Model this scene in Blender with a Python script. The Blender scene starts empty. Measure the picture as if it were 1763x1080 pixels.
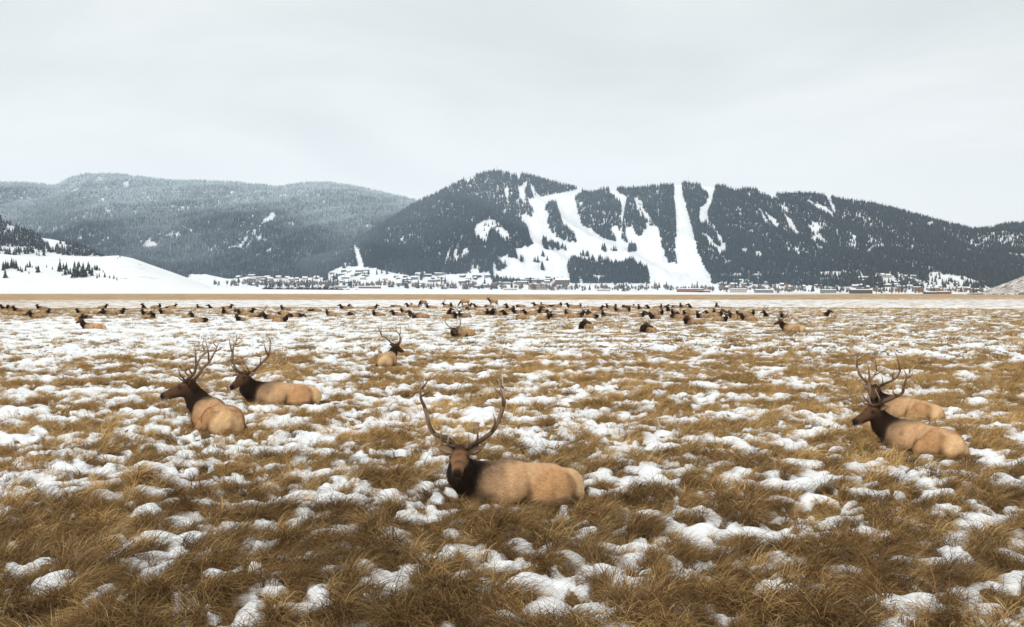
import bpy, math
import numpy as np
from mathutils import Vector

# ------------------------------------------------------------------ camera, sky, sun, exposure
SC = bpy.context.scene
COL = SC.collection
R = math.radians
FPX, UC, VC, HOR, CAMH = 1714.0, 881.5, 540.0, 497.0, 2.8      # photo pixels: focal length, centre, horizon row; metres
PITCH = math.atan((VC - HOR) / FPX)

cam_data = bpy.data.cameras.new('camera')
cam_data.sensor_width = 36.0
cam_data.lens = 36.0 * FPX / 1763.0
cam_data.clip_start = 0.1
cam_data.clip_end = 60000
cam = bpy.data.objects.new('camera', cam_data)
COL.objects.link(cam)
cam.location = (0, 0, CAMH)
cam.rotation_euler = (R(90) - PITCH, 0, 0)
SC.camera = cam

HAZE = 0.00005
SUN_EL, SUN_AZ = R(42), R(215)          # azimuth measured from +Y towards +X: sun behind the camera's left shoulder
wd = bpy.data.worlds.new('World')
SC.world = wd
wd.use_nodes = True
nt = wd.node_tree
for n in list(nt.nodes):
    nt.nodes.remove(n)
def N(tree, typ, **kw):
    n = tree.nodes.new(typ)
    for k, v in kw.items():
        setattr(n, k, v)
    return n
out = N(nt, 'ShaderNodeOutputWorld')
bg = N(nt, 'ShaderNodeBackground')
bg.inputs[1].default_value = 0.1
sky = N(nt, 'ShaderNodeTexSky', sky_type='NISHITA', sun_disc=False)
sky.sun_elevation = SUN_EL
sky.sun_rotation = SUN_AZ
tc = N(nt, 'ShaderNodeTexCoord')
sep = N(nt, 'ShaderNodeSeparateXYZ')
nt.links.new(tc.outputs['Generated'], sep.inputs[0])
zc = N(nt, 'ShaderNodeMath', operation='MAXIMUM'); zc.inputs[1].default_value = 0.0
nt.links.new(sep.outputs[2], zc.inputs[0])
zo = N(nt, 'ShaderNodeMath', operation='ADD'); zo.inputs[1].default_value = 0.13
nt.links.new(zc.outputs[0], zo.inputs[0])
dx = N(nt, 'ShaderNodeMath', operation='DIVIDE'); dy = N(nt, 'ShaderNodeMath', operation='DIVIDE')
nt.links.new(sep.outputs[0], dx.inputs[0]); nt.links.new(zo.outputs[0], dx.inputs[1])
nt.links.new(sep.outputs[1], dy.inputs[0]); nt.links.new(zo.outputs[0], dy.inputs[1])
cmb = N(nt, 'ShaderNodeCombineXYZ'); cmb.inputs[2].default_value = 3.7
nt.links.new(dx.outputs[0], cmb.inputs[0]); nt.links.new(dy.outputs[0], cmb.inputs[1])
cn = N(nt, 'ShaderNodeTexNoise'); cn.inputs['Scale'].default_value = 0.62; cn.inputs['Detail'].default_value = 5.0
cn.inputs['Roughness'].default_value = 0.52; cn.inputs['Distortion'].default_value = 0.5
nt.links.new(cmb.outputs[0], cn.inputs['Vector'])
cr = N(nt, 'ShaderNodeValToRGB')
cr.color_ramp.interpolation = 'B_SPLINE'
cr.color_ramp.elements[0].position = 0.38; cr.color_ramp.elements[0].color = (0.60, 0.64, 0.64, 1)
cr.color_ramp.elements[1].position = 0.60; cr.color_ramp.elements[1].color = (0.83, 0.845, 0.835, 1)
nt.links.new(cn.outputs[0], cr.inputs[0])
# a band of thin bright cloud just above the horizon, all the way round
hz = N(nt, 'ShaderNodeMapRange'); hz.inputs[1].default_value = 0.06; hz.inputs[2].default_value = 0.24
hz.inputs[3].default_value = 1.0; hz.inputs[4].default_value = 0.0; hz.interpolation_type = 'SMOOTHSTEP'
nt.links.new(zc.outputs[0], hz.inputs[0])
mh = N(nt, 'ShaderNodeMixRGB'); mh.inputs[2].default_value = (0.86, 0.865, 0.855, 1)
hm = N(nt, 'ShaderNodeMath', operation='MULTIPLY'); hm.inputs[1].default_value = 0.85
nt.links.new(hz.outputs[0], hm.inputs[0])
nt.links.new(hm.outputs[0], mh.inputs[0]); nt.links.new(cr.outputs[0], mh.inputs[1])
sc10 = N(nt, 'ShaderNodeVectorMath', operation='SCALE'); sc10.inputs['Scale'].default_value = 10.0
nt.links.new(mh.outputs[0], sc10.inputs[0])
mx = N(nt, 'ShaderNodeMixRGB'); mx.inputs[0].default_value = 0.95
nt.links.new(sky.outputs[0], mx.inputs[1]); nt.links.new(sc10.outputs[0], mx.inputs[2])
nt.links.new(mx.outputs[0], bg.inputs[0]); nt.links.new(bg.outputs[0], out.inputs[0])

sun_data = bpy.data.lights.new('sun', 'SUN')
sun_data.energy = 1.5
sun_data.angle = R(12)
sun_data.color = (1.0, 0.93, 0.82)
sun = bpy.data.objects.new('sun', sun_data)
COL.objects.link(sun)
sd = Vector((math.sin(SUN_AZ) * math.cos(SUN_EL), math.cos(SUN_AZ) * math.cos(SUN_EL), math.sin(SUN_EL)))
sun.rotation_euler = sd.to_track_quat('Z', 'Y').to_euler()
sun.location = (0, -20, 60)

SC.view_settings.view_transform = 'Standard'
SC.view_settings.look = 'None'
SC.view_settings.gamma = 1.0
SC.view_settings.exposure = 0.27
SC.view_settings.use_curve_mapping = False
SC.render.engine = 'CYCLES'
SC.cycles.max_bounces = 5
SC.cycles.diffuse_bounces = 3
SC.cycles.transparent_max_bounces = 4
SC.cycles.volume_bounces = 2
SC.cycles.use_denoising = True
SC.cycles.denoiser = 'OPENIMAGEDENOISE'
SC.cycles.denoising_input_passes = 'RGB_ALBEDO_NORMAL'

# ------------------------------------------------------------------ numeric helpers
rng = np.random.default_rng(7)
def hash2(ix, iy, seed):
    h = (ix.astype(np.int64) * 374761393 + iy.astype(np.int64) * 668265263 + seed * 974711) & 0x7fffffff
    h = ((h ^ (h >> 13)) * 1274126177) & 0x7fffffff
    return ((h ^ (h >> 16)) & 0xffff) / 65535.0
def perlin(x, y, seed=0):
    x = np.asarray(x, float); y = np.asarray(y, float)
    x0 = np.floor(x); y0 = np.floor(y)
    fx = x - x0; fy = y - y0
    ux = fx * fx * fx * (fx * (fx * 6 - 15) + 10); uy = fy * fy * fy * (fy * (fy * 6 - 15) + 10)
    def g(ox, oy):
        a = hash2(x0 + ox, y0 + oy, seed) * 2 * np.pi
        return np.cos(a) * (fx - ox) + np.sin(a) * (fy - oy)
    a = g(0, 0) + ux * (g(1, 0) - g(0, 0))
    b = g(0, 1) + ux * (g(1, 1) - g(0, 1))
    return (a + uy * (b - a)) * 1.5
def fbm(x, y, octv, seed=0, gain=0.5, lac=2.03):
    s = 0; a = 1; t = 0
    for i in range(octv):
        s = s + a * perlin(x * lac ** i + 17.3 * i, y * lac ** i - 9.1 * i, seed + i)
        t += a * a; a *= gain
    return s / math.sqrt(t)
def sstep(a, b, x):
    t = np.clip((x - a) / (b - a), 0, 1)
    return t * t * (3 - 2 * t)
CP, SP = math.cos(PITCH), math.sin(PITCH)
def ray(u, v):
    """direction through a photo pixel, scaled to one metre of depth along +Y"""
    xc = (np.asarray(u, float) - UC) / FPX; yc = (VC - np.asarray(v, float)) / FPX
    Y = CP + yc * SP
    return xc / Y, (-SP + yc * CP) / Y
def project(x, y, z):
    dz = z - CAMH
    depth = y * CP - dz * SP
    return UC + FPX * x / depth, VC - FPX * (y * SP + dz * CP) / depth
def pt_in_poly(px, py, poly):
    inside = np.zeros(np.shape(px), bool)
    n = len(poly)
    for i in range(n):
        x1, y1 = poly[i]; x2, y2 = poly[(i + 1) % n]
        if y1 == y2:
            continue
        c = ((y1 > py) != (y2 > py)) & (px < (x2 - x1) * (py - y1) / (y2 - y1) + x1)
        inside ^= c
    return inside

# ------------------------------------------------------------------ mesh helpers
def link(o, parent=None):
    COL.objects.link(o)
    if parent is not None:
        o.parent = parent
    return o
def mesh_np(name, verts, faces, mats, smooth=True, face_mat=None, attrs=None):
    """verts (n,3); faces: list of int arrays (m,k)"""
    me = bpy.data.meshes.new(name)
    verts = np.asarray(verts, np.float32)
    me.vertices.add(len(verts)); me.vertices.foreach_set('co', verts.ravel())
    faces = [np.asarray(f, np.int32) for f in faces if len(f)]
    if faces:
        nl = sum(f.size for f in faces); nf = sum(len(f) for f in faces)
        me.loops.add(nl); me.polygons.add(nf)
        me.loops.foreach_set('vertex_index', np.concatenate([f.ravel() for f in faces]))
        tot = np.concatenate([np.full(len(f), f.shape[1], np.int32) for f in faces])
        st = np.concatenate([[0], np.cumsum(tot)[:-1]]).astype(np.int32)
        me.polygons.foreach_set('loop_start', st)
        me.polygons.foreach_set('loop_total', tot)
        me.polygons.foreach_set('use_smooth', np.full(nf, smooth))
        if face_mat is not None:
            me.polygons.foreach_set('material_index', np.asarray(face_mat, np.int32))
    for m in mats:
        me.materials.append(m)
    me.update(calc_edges=True)
    for an, (typ, dom, data) in (attrs or {}).items():
        a = me.attributes.new(an, typ, dom)
        key = {'FLOAT': 'value', 'INT': 'value', 'FLOAT_VECTOR': 'vector', 'FLOAT_COLOR': 'color'}[typ]
        a.data.foreach_set(key, np.ascontiguousarray(data, np.int32 if typ == 'INT' else np.float32).ravel())
    return me
def obj(name, me, parent=None, **props):
    o = bpy.data.objects.new(name, me)
    link(o, parent)
    for k, v in props.items():
        o[k] = v
    return o
def empty(name, loc, rz=0, **props):
    o = bpy.data.objects.new(name, None)
    o.empty_display_size = 0.3
    link(o)
    o.location = loc; o.rotation_euler = (0, 0, rz)
    for k, v in props.items():
        o[k] = v
    return o

class Geo:
    """collects pieces into one mesh"""
    def __init__(s): s.v = []; s.f = {}; s.m = {}; s.n = 0; s.c = []
    def add(s, v, faces, mi=0, col=(1, 1, 1)):
        v = np.asarray(v, float)
        for f in faces:
            f = np.asarray(f, int)
            s.f.setdefault(f.shape[1], []).append(f + s.n); s.m.setdefault(f.shape[1], []).append(np.full(len(f), mi))
        s.v.append(v); s.n += len(v)
        c = np.asarray(col, float)
        if c.ndim == 1: c = np.tile(c, (len(v), 1))
        s.c.append(np.c_[c, np.ones(len(v))])
    def box(s, x0, x1, y0, y1, z0, z1, mi=0, col=(1, 1, 1)):
        v = [(x, y, z) for z in (z0, z1) for y in (y0, y1) for x in (x0, x1)]
        s.add(v, [[(0, 2, 3, 1), (4, 5, 7, 6), (0, 1, 5, 4), (2, 6, 7, 3), (0, 4, 6, 2), (1, 3, 7, 5)]], mi, col)
    def arrays(s):
        fs = []; fm = []
        for k in s.f:
            fs.append(np.concatenate(s.f[k])); fm.append(np.concatenate(s.m[k]))
        return np.concatenate(s.v), fs, np.concatenate(fm), np.concatenate(s.c)
    def mesh(s, name, mats, smooth=True, extra=None):
        v, fs, fm, c = s.arrays()
        at = {'Col': ('FLOAT_COLOR', 'POINT', c)}
        at.update(extra or {})
        return mesh_np(name, v, fs, mats, smooth, fm, at)

def spline(pts, n):
    p = np.asarray(pts, float)
    P = np.vstack([2 * p[0] - p[1], p, 2 * p[-1] - p[-2]])
    t = np.linspace(0, len(p) - 1 - 1e-6, n); i = t.astype(int); f = (t - i)[:, None]
    a, b, c, d = P[i], P[i + 1], P[i + 2], P[i + 3]
    return 0.5 * (2 * b + (c - a) * f + (2 * a - 5 * b + 4 * c - d) * f ** 2 + (3 * b - a - 3 * c + d) * f ** 3)
def tube(geo, pts, rad, n=10, sides=7, mi=0, col=(1, 1, 1), cap=True):
    c = spline(pts, n); r = np.interp(np.linspace(0, 1, n), np.linspace(0, 1, len(rad)), rad)
    d = np.gradient(c, axis=0); d /= np.linalg.norm(d, axis=1)[:, None]
    ref = np.array([0.31, 0.17, 0.93]); a = np.cross(d, ref); a /= np.linalg.norm(a, axis=1)[:, None]; b = np.cross(d, a)
    th = np.linspace(0, 2 * np.pi, sides, endpoint=False)
    v = c[:, None] + r[:, None, None] * (np.cos(th)[None, :, None] * a[:, None] + np.sin(th)[None, :, None] * b[:, None])
    v = v.reshape(-1, 3); idx = np.arange(n * sides).reshape(n, sides); j = np.roll(idx, -1, 1)
    q = np.stack([idx[:-1], j[:-1], j[1:], idx[1:]], -1).reshape(-1, 4)
    fs = [q]
    if cap:
        v = np.vstack([v, c[-1] + d[-1] * r[-1]]); k = n * sides
        fs.append(np.stack([idx[-1], j[-1], np.full(sides, k)], -1))
    cc = np.asarray(col, float)
    if cc.ndim == 2:
        cr_ = np.stack([np.interp(np.linspace(0, 1, n), np.linspace(0, 1, len(cc)), cc[:, q_]) for q_ in range(3)], -1)
        cc = np.repeat(cr_, sides, 0)
        if cap: cc = np.vstack([cc, cc[-1]])
    geo.add(v, fs, mi, cc)

# ------------------------------------------------------------------ materials
def mat(name):
    m = bpy.data.materials.new(name); m.use_nodes = True
    t = m.node_tree; b = t.nodes['Principled BSDF']
    b.inputs['Specular IOR Level'].default_value = 0.15
    b.inputs['Roughness'].default_value = 0.85
    return m, t, b
def noise(t, scale, detail=4, rough=0.5, vec=None, dist=0.0):
    n = N(t, 'ShaderNodeTexNoise'); n.inputs['Scale'].default_value = scale; n.inputs['Detail'].default_value = detail
    n.inputs['Roughness'].default_value = rough; n.inputs['Distortion'].default_value = dist
    if vec is not None: t.links.new(vec, n.inputs['Vector'])
    return n
def ramp(t, src, stops):
    r = N(t, 'ShaderNodeValToRGB'); e = r.color_ramp.elements
    e[0].position, e[0].color = stops[0][0], (*stops[0][1], 1)
    e[1].position, e[1].color = stops[-1][0], (*stops[-1][1], 1)
    for p, c in stops[1:-1]:
        k = e.new(p); k.color = (*c, 1)
    t.links.new(src, r.inputs[0]); return r
def coords(t):
    g = N(t, 'ShaderNodeNewGeometry'); return g.outputs['Position']
def bump(t, b, src, strength, dist):
    k = N(t, 'ShaderNodeBump'); k.inputs['Strength'].default_value = strength; k.inputs['Distance'].default_value = dist
    t.links.new(src, k.inputs['Height']); t.links.new(k.outputs[0], b.inputs['Normal'])
def attr(t, name, typ='GEOMETRY'):
    a = N(t, 'ShaderNodeAttribute'); a.attribute_name = name; a.attribute_type = typ; return a
def mul(t, a, b, typ='MULTIPLY', fac=1.0):
    m = N(t, 'ShaderNodeMixRGB', blend_type=typ); m.inputs[0].default_value = fac
    t.links.new(a, m.inputs[1])
    if isinstance(b, tuple): m.inputs[2].default_value = (*b, 1)
    else: t.links.new(b, m.inputs[2])
    return m.outputs[0]

def flat_mat(name, col, var=0.15, scale=3.0, rough=0.85):
    m, t, b = mat(name); n = noise(t, scale, 4, 0.6, coords(t))
    r = ramp(t, n.outputs[0], [(0.3, tuple(c * (1 - var) for c in col)), (0.7, tuple(min(1, c * (1 + var)) for c in col))])
    t.links.new(r.outputs[0], b.inputs['Base Color']); b.inputs['Roughness'].default_value = rough
    return m

# snow
M_snow, t, b = mat('snow')
n1 = noise(t, 14, 5, 0.6, coords(t)); n2 = noise(t, 60, 3, 0.6, coords(t))
rr = ramp(t, n1.outputs[0], [(0.3, (0.84, 0.865, 0.89)), (0.7, (0.90, 0.91, 0.925))])
t.links.new(rr.outputs[0], b.inputs['Base Color'])
ad = N(t, 'ShaderNodeMath', operation='ADD'); t.links.new(n1.outputs[0], ad.inputs[0]); t.links.new(n2.outputs[0], ad.inputs[1])
bump(t, b, ad.outputs[0], 0.5, 0.025)
b.inputs['Roughness'].default_value = 0.7
# far slopes
M_slope, t, b = mat('snowy_slope')
mpz = N(t, 'ShaderNodeMapping'); mpz.inputs['Scale'].default_value = (0.06, 0.008, 0.01); t.links.new(coords(t), mpz.inputs[0])
n1 = noise(t, 1.0, 8, 0.7, mpz.outputs[0])
rr = ramp(t, n1.outputs[0], [(0.3, (0.68, 0.72, 0.77)), (0.52, (0.84, 0.86, 0.88)), (0.7, (0.88, 0.895, 0.91))])
t.links.new(rr.outputs[0], b.inputs['Base Color'])
# snowy hill with scattered weeds and bare earth showing through
M_hill, t, b = mat('snowy_hill')
n1 = noise(t, 0.05, 8, 0.72, coords(t))
rr = ramp(t, n1.outputs[0], [(0.30, (0.20, 0.17, 0.14)), (0.36, (0.80, 0.81, 0.83)), (0.7, (0.88, 0.89, 0.905))])
t.links.new(rr.outputs[0], b.inputs['Base Color'])
M_bank, t, b = mat('rocky_bank')
mp = N(t, 'ShaderNodeMapping'); mp.inputs['Scale'].default_value = (0.22, 0.22, 0.55); mp.inputs['Rotation'].default_value = (0, R(25), 0)
t.links.new(coords(t), mp.inputs[0])
n1 = noise(t, 1.0, 8, 0.75, mp.outputs[0])
rr = ramp(t, n1.outputs[0], [(0.44, (0.15, 0.11, 0.075)), (0.50, (0.34, 0.27, 0.19)), (0.54, (0.80, 0.80, 0.80)), (0.7, (0.87, 0.88, 0.89))])
t.links.new(rr.outputs[0], b.inputs['Base Color'])

# ground: thatch, and beyond the modelled snow patches the snow cover as a mask
M_ground, t, b = mat('thatch_ground')
P = coords(t)
n1 = noise(t, 9, 6, 0.7, P); mpb = N(t, 'ShaderNodeMapping'); mpb.inputs['Scale'].default_value = (0.16, 0.05, 0.1); t.links.new(P, mpb.inputs[0])
n2 = noise(t, 1.0, 8, 0.7, mpb.outputs[0])
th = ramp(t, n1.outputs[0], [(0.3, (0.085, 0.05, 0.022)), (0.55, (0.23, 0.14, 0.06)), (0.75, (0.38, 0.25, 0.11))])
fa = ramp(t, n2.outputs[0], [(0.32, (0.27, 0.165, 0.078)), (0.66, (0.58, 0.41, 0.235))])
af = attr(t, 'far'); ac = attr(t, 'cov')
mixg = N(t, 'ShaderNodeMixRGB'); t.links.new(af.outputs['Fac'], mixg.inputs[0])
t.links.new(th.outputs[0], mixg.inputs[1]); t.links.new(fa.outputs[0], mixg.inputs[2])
sn = noise(t, 0.45, 7, 0.62, P, 0.4)
# noise value is roughly gaussian about 0.5: stretch it so that cov acts as the covered share
st_ = N(t, 'ShaderNodeMapRange'); st_.inputs[1].default_value = 0.30; st_.inputs[2].default_value = 0.70
t.links.new(sn.outputs[0], st_.inputs[0])
sb = N(t, 'ShaderNodeMath', operation='SUBTRACT'); t.links.new(ac.outputs['Fac'], sb.inputs[0]); t.links.new(st_.outputs[0], sb.inputs[1])
sm = N(t, 'ShaderNodeMapRange'); sm.inputs[1].default_value = -0.03; sm.inputs[2].default_value = 0.05; t.links.new(sb.outputs[0], sm.inputs[0])
mixs = N(t, 'ShaderNodeMixRGB'); t.links.new(sm.outputs[0], mixs.inputs[0]); t.links.new(mixg.outputs[0], mixs.inputs[1])
mixs.inputs[2].default_value = (0.86, 0.875, 0.89, 1)
t.links.new(mixs.outputs[0], b.inputs['Base Color'])
bump(t, b, n1.outputs[0], 0.8, 0.05)

def leafy(name, translucent, tint_attr=True, col_attr='Col', mult=1.0):
    """blades / needles: colour from the piece, tint from the plant"""
    m, t, b = mat(name)
    c = attr(t, col_attr).outputs['Color']
    if tint_attr:
        c = mul(t, c, attr(t, 'tint', 'INSTANCER').outputs['Color'])
    t.links.new(c, b.inputs['Base Color'])
    b.inputs['Roughness'].default_value = 0.7
    if translucent:
        tr = N(t, 'ShaderNodeBsdfTranslucent'); t.links.new(c, tr.inputs[0])
        ms = N(t, 'ShaderNodeMixShader'); ms.inputs[0].default_value = translucent
        o = t.nodes['Material Output']
        t.links.new(b.outputs[0], ms.inputs[1]); t.links.new(tr.outputs[0], ms.inputs[2]); t.links.new(ms.outputs[0], o.inputs[0])
    return m
M_grass = leafy('dry_grass', 0.12)
M_needle = leafy('conifer', 0.0)
M_needle1 = leafy('conifer_single', 0.0, False)
M_twig = leafy('bare_twigs', 0.0, True)
M_twig1 = leafy('bare_twigs_single', 0.0, False)

# ------------------------------------------------------------------ geometry-node scatter (for what nobody could count)
def scatter(name, protos, pos, rot, scl, pick, tint, mats, **props):
    """protos: list of Geo. One object whose own mesh holds the scatter points and the plants to spread."""
    vs = [pos]; fsd = {}; fmd = {}; cols = [np.ones((len(pos), 4))]; pid = [np.full(len(pos), -1)]
    off = len(pos)
    for i, g in enumerate(protos):
        v, fs, fm, c = g.arrays(); k0 = 0
        for f in fs:
            fsd.setdefault(f.shape[1], []).append(f + off); fmd.setdefault(f.shape[1], []).append(fm[k0:k0 + len(f)]); k0 += len(f)
        vs.append(v); cols.append(c); pid.append(np.full(len(v), i)); off += len(v)
    ntot = off; npnt = len(pos)
    def pad(a, w):
        o = np.zeros((ntot, w), np.float32); o[:npnt] = a.reshape(npnt, w); return o
    tint4 = np.c_[tint, np.ones(npnt)]
    me = mesh_np(name, np.vstack(vs), [np.concatenate(fsd[k]) for k in fsd], mats, True, np.concatenate([np.concatenate(fmd[k]) for k in fsd]),
                 {'Col': ('FLOAT_COLOR', 'POINT', np.vstack(cols)), 'pid': ('INT', 'POINT', np.concatenate(pid)),
                  'rot': ('FLOAT_VECTOR', 'POINT', pad(rot, 3)), 'scl': ('FLOAT_VECTOR', 'POINT', pad(scl, 3)),
                  'pick': ('INT', 'POINT', pad(pick, 1)), 'tint': ('FLOAT_COLOR', 'POINT', np.vstack([tint4, np.ones((ntot - npnt, 4))]))})
    o = obj(name, me, **props)
    g = bpy.data.node_groups.new(name + '_scatter', 'GeometryNodeTree')
    g.interface.new_socket('Geometry', in_out='INPUT', socket_type='NodeSocketGeometry')
    g.interface.new_socket('Geometry', in_out='OUTPUT', socket_type='NodeSocketGeometry')
    gi = N(g, 'NodeGroupInput'); go = N(g, 'NodeGroupOutput')
    pidn = N(g, 'GeometryNodeInputNamedAttribute', data_type='INT'); pidn.inputs[0].default_value = 'pid'
    pid_out = [s for s in pidn.outputs if s.name == 'Attribute' and s.enabled][0]
    def only(val):
        cmpn = N(g, 'FunctionNodeCompare', data_type='INT', operation='EQUAL')
        ins = [s for s in cmpn.inputs if s.enabled]
        g.links.new(pid_out, ins[0]); ins[1].default_value = val
        sg = N(g, 'GeometryNodeSeparateGeometry', domain='POINT')
        g.links.new(gi.outputs[0], sg.inputs[0]); g.links.new(cmpn.outputs[0], sg.inputs[1])
        return sg.outputs[0]
    join = N(g, 'GeometryNodeJoinGeometry')
    for i in range(len(protos)):
        gt = N(g, 'GeometryNodeGeometryToInstance')
        g.links.new(only(i), gt.inputs[0]); g.links.new(gt.outputs[0], join.inputs[0])
    iop = N(g, 'GeometryNodeInstanceOnPoints')
    def named(nm, typ):
        a = N(g, 'GeometryNodeInputNamedAttribute', data_type=typ); a.inputs[0].default_value = nm
        return [s for s in a.outputs if s.name == 'Attribute' and s.enabled][0]
    g.links.new(only(-1), iop.inputs['Points']); g.links.new(join.outputs[0], iop.inputs['Instance'])
    iop.inputs['Pick Instance'].default_value = True
    g.links.new(named('pick', 'INT'), iop.inputs['Instance Index'])
    e2r = N(g, 'FunctionNodeEulerToRotation'); g.links.new(named('rot', 'FLOAT_VECTOR'), e2r.inputs[0])
    g.links.new(e2r.outputs[0], iop.inputs['Rotation']); g.links.new(named('scl', 'FLOAT_VECTOR'), iop.inputs['Scale'])
    g.links.new(iop.outputs[0], go.inputs[0])
    md = o.modifiers.new('scatter', 'NODES'); md.node_group = g
    return o

# ------------------------------------------------------------------ where things are: elk first, because snow and grass make room for them
# near bulls: name -> (photo u, v of the trunk centre on the ground, body heading, head heading in degrees, 0 = right, 90 = away)
def ground_xy(u, v):
    a, c = ray(u, v); Y = -CAMH / c
    return a * Y, Y
NEAR = [
    # u, v, body, head, raise, nose-down, scale, label
    (893, 870, 190, 268, 46, 18, 0.92, 'big antlered bull elk bedded front and centre, staring straight at the viewer'),
    (371, 746, 122, 184, 50, 20, 1.02, 'bedded bull elk nearest the left edge, dark head in profile facing left'),
    (488, 698, 188, 248, 48, 25, 0.96, 'bedded bull elk with wide antlers just behind the left profile bull'),
    (668, 634, 88, 52, 46, 25, 0.82, 'pale-backed bull elk seen from behind, lying with one tall antler showing'),
    (797, 581, 222, 290, 14, 30, 0.92, 'curled bull elk with head low and antlers upright, behind the central bull'),
    (1586, 780, 118, 200, 48, 24, 0.88, 'nearer of two bull elk at right, head turned left, shaggy orange rump'),
    (1564, 722, 130, 238, 48, 26, 0.82, 'farther of two bull elk at right, facing viewer behind the other'),
    (1366, 573, 128, 196, 48, 22, 0.9, 'small antlered bull elk with round pale rump, right of the main herd'),
    (1008, 568, 236, 338, 44, 22, 0.88, 'dark-maned elk facing right with short antlers, below the herd centre'),
    (1115, 574, 226, 336, 44, 22, 0.86, 'dark-maned elk without antlers facing right, alone below the herd'),
    (162, 568, 183, 240, 56, 22, 0.86, 'lone tan elk lying on open snow at left, neck upright'),
    (1415, 546, 296, 345, 50, 20, 0.85, 'solitary dark elk facing right, farthest right of all the herd'),
]
ANT = [1.04, 0.95, 1.0, 1.05, 0.95, 1.0, 1.0, 0.9, 0.45, 0, 0, 0]
def near_xy(i):
    return ground_xy(NEAR[i][0], NEAR[i][1])

# ------------------------------------------------------------------ ground
def far_z(x, y):
    """valley floor: level near the camera, then tilting a few metres up on the left and down on the right towards the town"""
    u = UC + FPX * x / np.maximum(y, 1.0)
    vt = np.interp(u, [-600, 400, 700, 950, 1200, 1500, 1763, 2600], [496.5, 494.5, 497.5, 500.5, 503.5, 506, 507, 509])
    zt = CAMH + (HOR - vt) / FPX * 3000.0
    k = np.clip((y - 430) / (3000 - 430), 0, 1.0)
    return zt * k
def ground_z(x, y):
    d = np.hypot(x, y)
    nearf = 1 - sstep(120, 220, d)
    z = 0.035 * fbm(x / 0.95, y / 0.95, 2, 3) + 0.09 * fbm(x / 4.5, y / 4.5, 2, 11)
    d1, _, _, hs_ = tussock(x, y)
    z = z + 0.07 * hs_ * (1 - sstep(0.02, 0.27, d1)) * (1 - sstep(40, 90, d))
    return z * nearf + far_z(x, y)
def tussock(x, y, cell=0.38, seed=5):
    """distance to and offset from the nearest tussock crown"""
    x = np.asarray(x, float); y = np.asarray(y, float)
    cx = np.floor(x / cell); cy = np.floor(y / cell)
    best = np.full(x.shape, 9.0); ox = np.zeros(x.shape); oy = np.zeros(x.shape); sz = np.ones(x.shape)
    for i in (-1, 0, 1):
        for j in (-1, 0, 1):
            px = (cx + i + 0.1 + 0.8 * hash2(cx + i, cy + j, seed)) * cell; py = (cy + j + 0.1 + 0.8 * hash2(cx + i, cy + j, seed + 1)) * cell
            h = 0.75 + 0.6 * hash2(cx + i, cy + j, seed + 2)
            d_ = np.hypot(x - px, y - py) / h
            k = d_ < best
            best = np.where(k, d_, best); ox = np.where(k, x - px, ox); oy = np.where(k, y - py, oy); sz = np.where(k, h, sz)
    return best, ox, oy, sz
COV_V = [498, 506, 507.5, 515, 517, 523, 530, 540, 548, 556, 572, 600, 640, 690, 740, 800, 860, 920, 990, 1080, 1300]
COV_U = [0, 300, 700, 1100, 1500, 1763]
COV = np.array([
    [.80, .80, .90, .97, .35, .05], [.75, .78, .92, .97, .25, .04], [.10, .06, .06, .05, .06, .10], [.04, .04, .03, .03, .30, .40],
    [.36, .54, .66, .64, .56, .54], [.50, .60, .66, .60, .56, .55], [.42, .55, .66, .58, .62, .62], [.30, .48, .64, .50, .50, .46], [.50, .70, .68, .52, .52, .42],
    [.84, .86, .76, .52, .48, .42], [.84, .84, .68, .48, .42, .40], [.74, .73, .66, .58, .48, .44], [.66, .67, .61, .57, .52, .43],
    [.63, .63, .59, .56, .50, .43], [.64, .62, .60, .58, .48, .46], [.61, .61, .62, .59, .49, .46], [.53, .60, .60, .58, .52, .50],
    [.38, .50, .52, .51, .53, .49], [.29, .40, .48, .48, .52, .38], [.30, .34, .42, .42, .44, .30], [.3, .4, .4, .4, .4, .3]])
COV[11:18] *= 0.9
def cover(x, y):
    yy = np.maximum(y, 3.0)
    u = UC + FPX * x / yy
    v = HOR + FPX * CAMH / yy
    iu = np.interp(u, COV_U, np.arange(len(COV_U))); iv = np.interp(v, COV_V, np.arange(len(COV_V)))
    i0 = np.clip(iu.astype(int), 0, len(COV_U) - 2); j0 = np.clip(iv.astype(int), 0, len(COV_V) - 2)
    fu = iu - i0; fv = iv - j0
    return (COV[j0, i0] * (1 - fu) + COV[j0, i0 + 1] * fu) * (1 - fv) + (COV[j0 + 1, i0] * (1 - fu) + COV[j0 + 1, i0 + 1] * fu) * fv
def snow_noise(x, y):
    wx = x + 0.16 * perlin(x / 0.5, y / 0.5, 71); wy = y + 0.16 * perlin(x / 0.5, y / 0.5, 72)
    n = (0.34 + 0.3 * sstep(14, 30, np.hypot(x, y))) * perlin(wx / 1.5, wy / 1.7, 31) + 0.58 * perlin(wx / 0.46, wy / 0.52, 33) + 0.48 * perlin(wx / 0.22, wy / 0.24, 34) + 0.28 * perlin(wx / 0.13, wy / 0.13, 35) + 0.13 * perlin(x / 0.065, y / 0.065, 36)
    return n
_s = np.sort(snow_noise(rng.uniform(-60, 60, 60000), rng.uniform(5, 130, 60000)))
_q = np.linspace(0, 1, len(_s))
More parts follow.
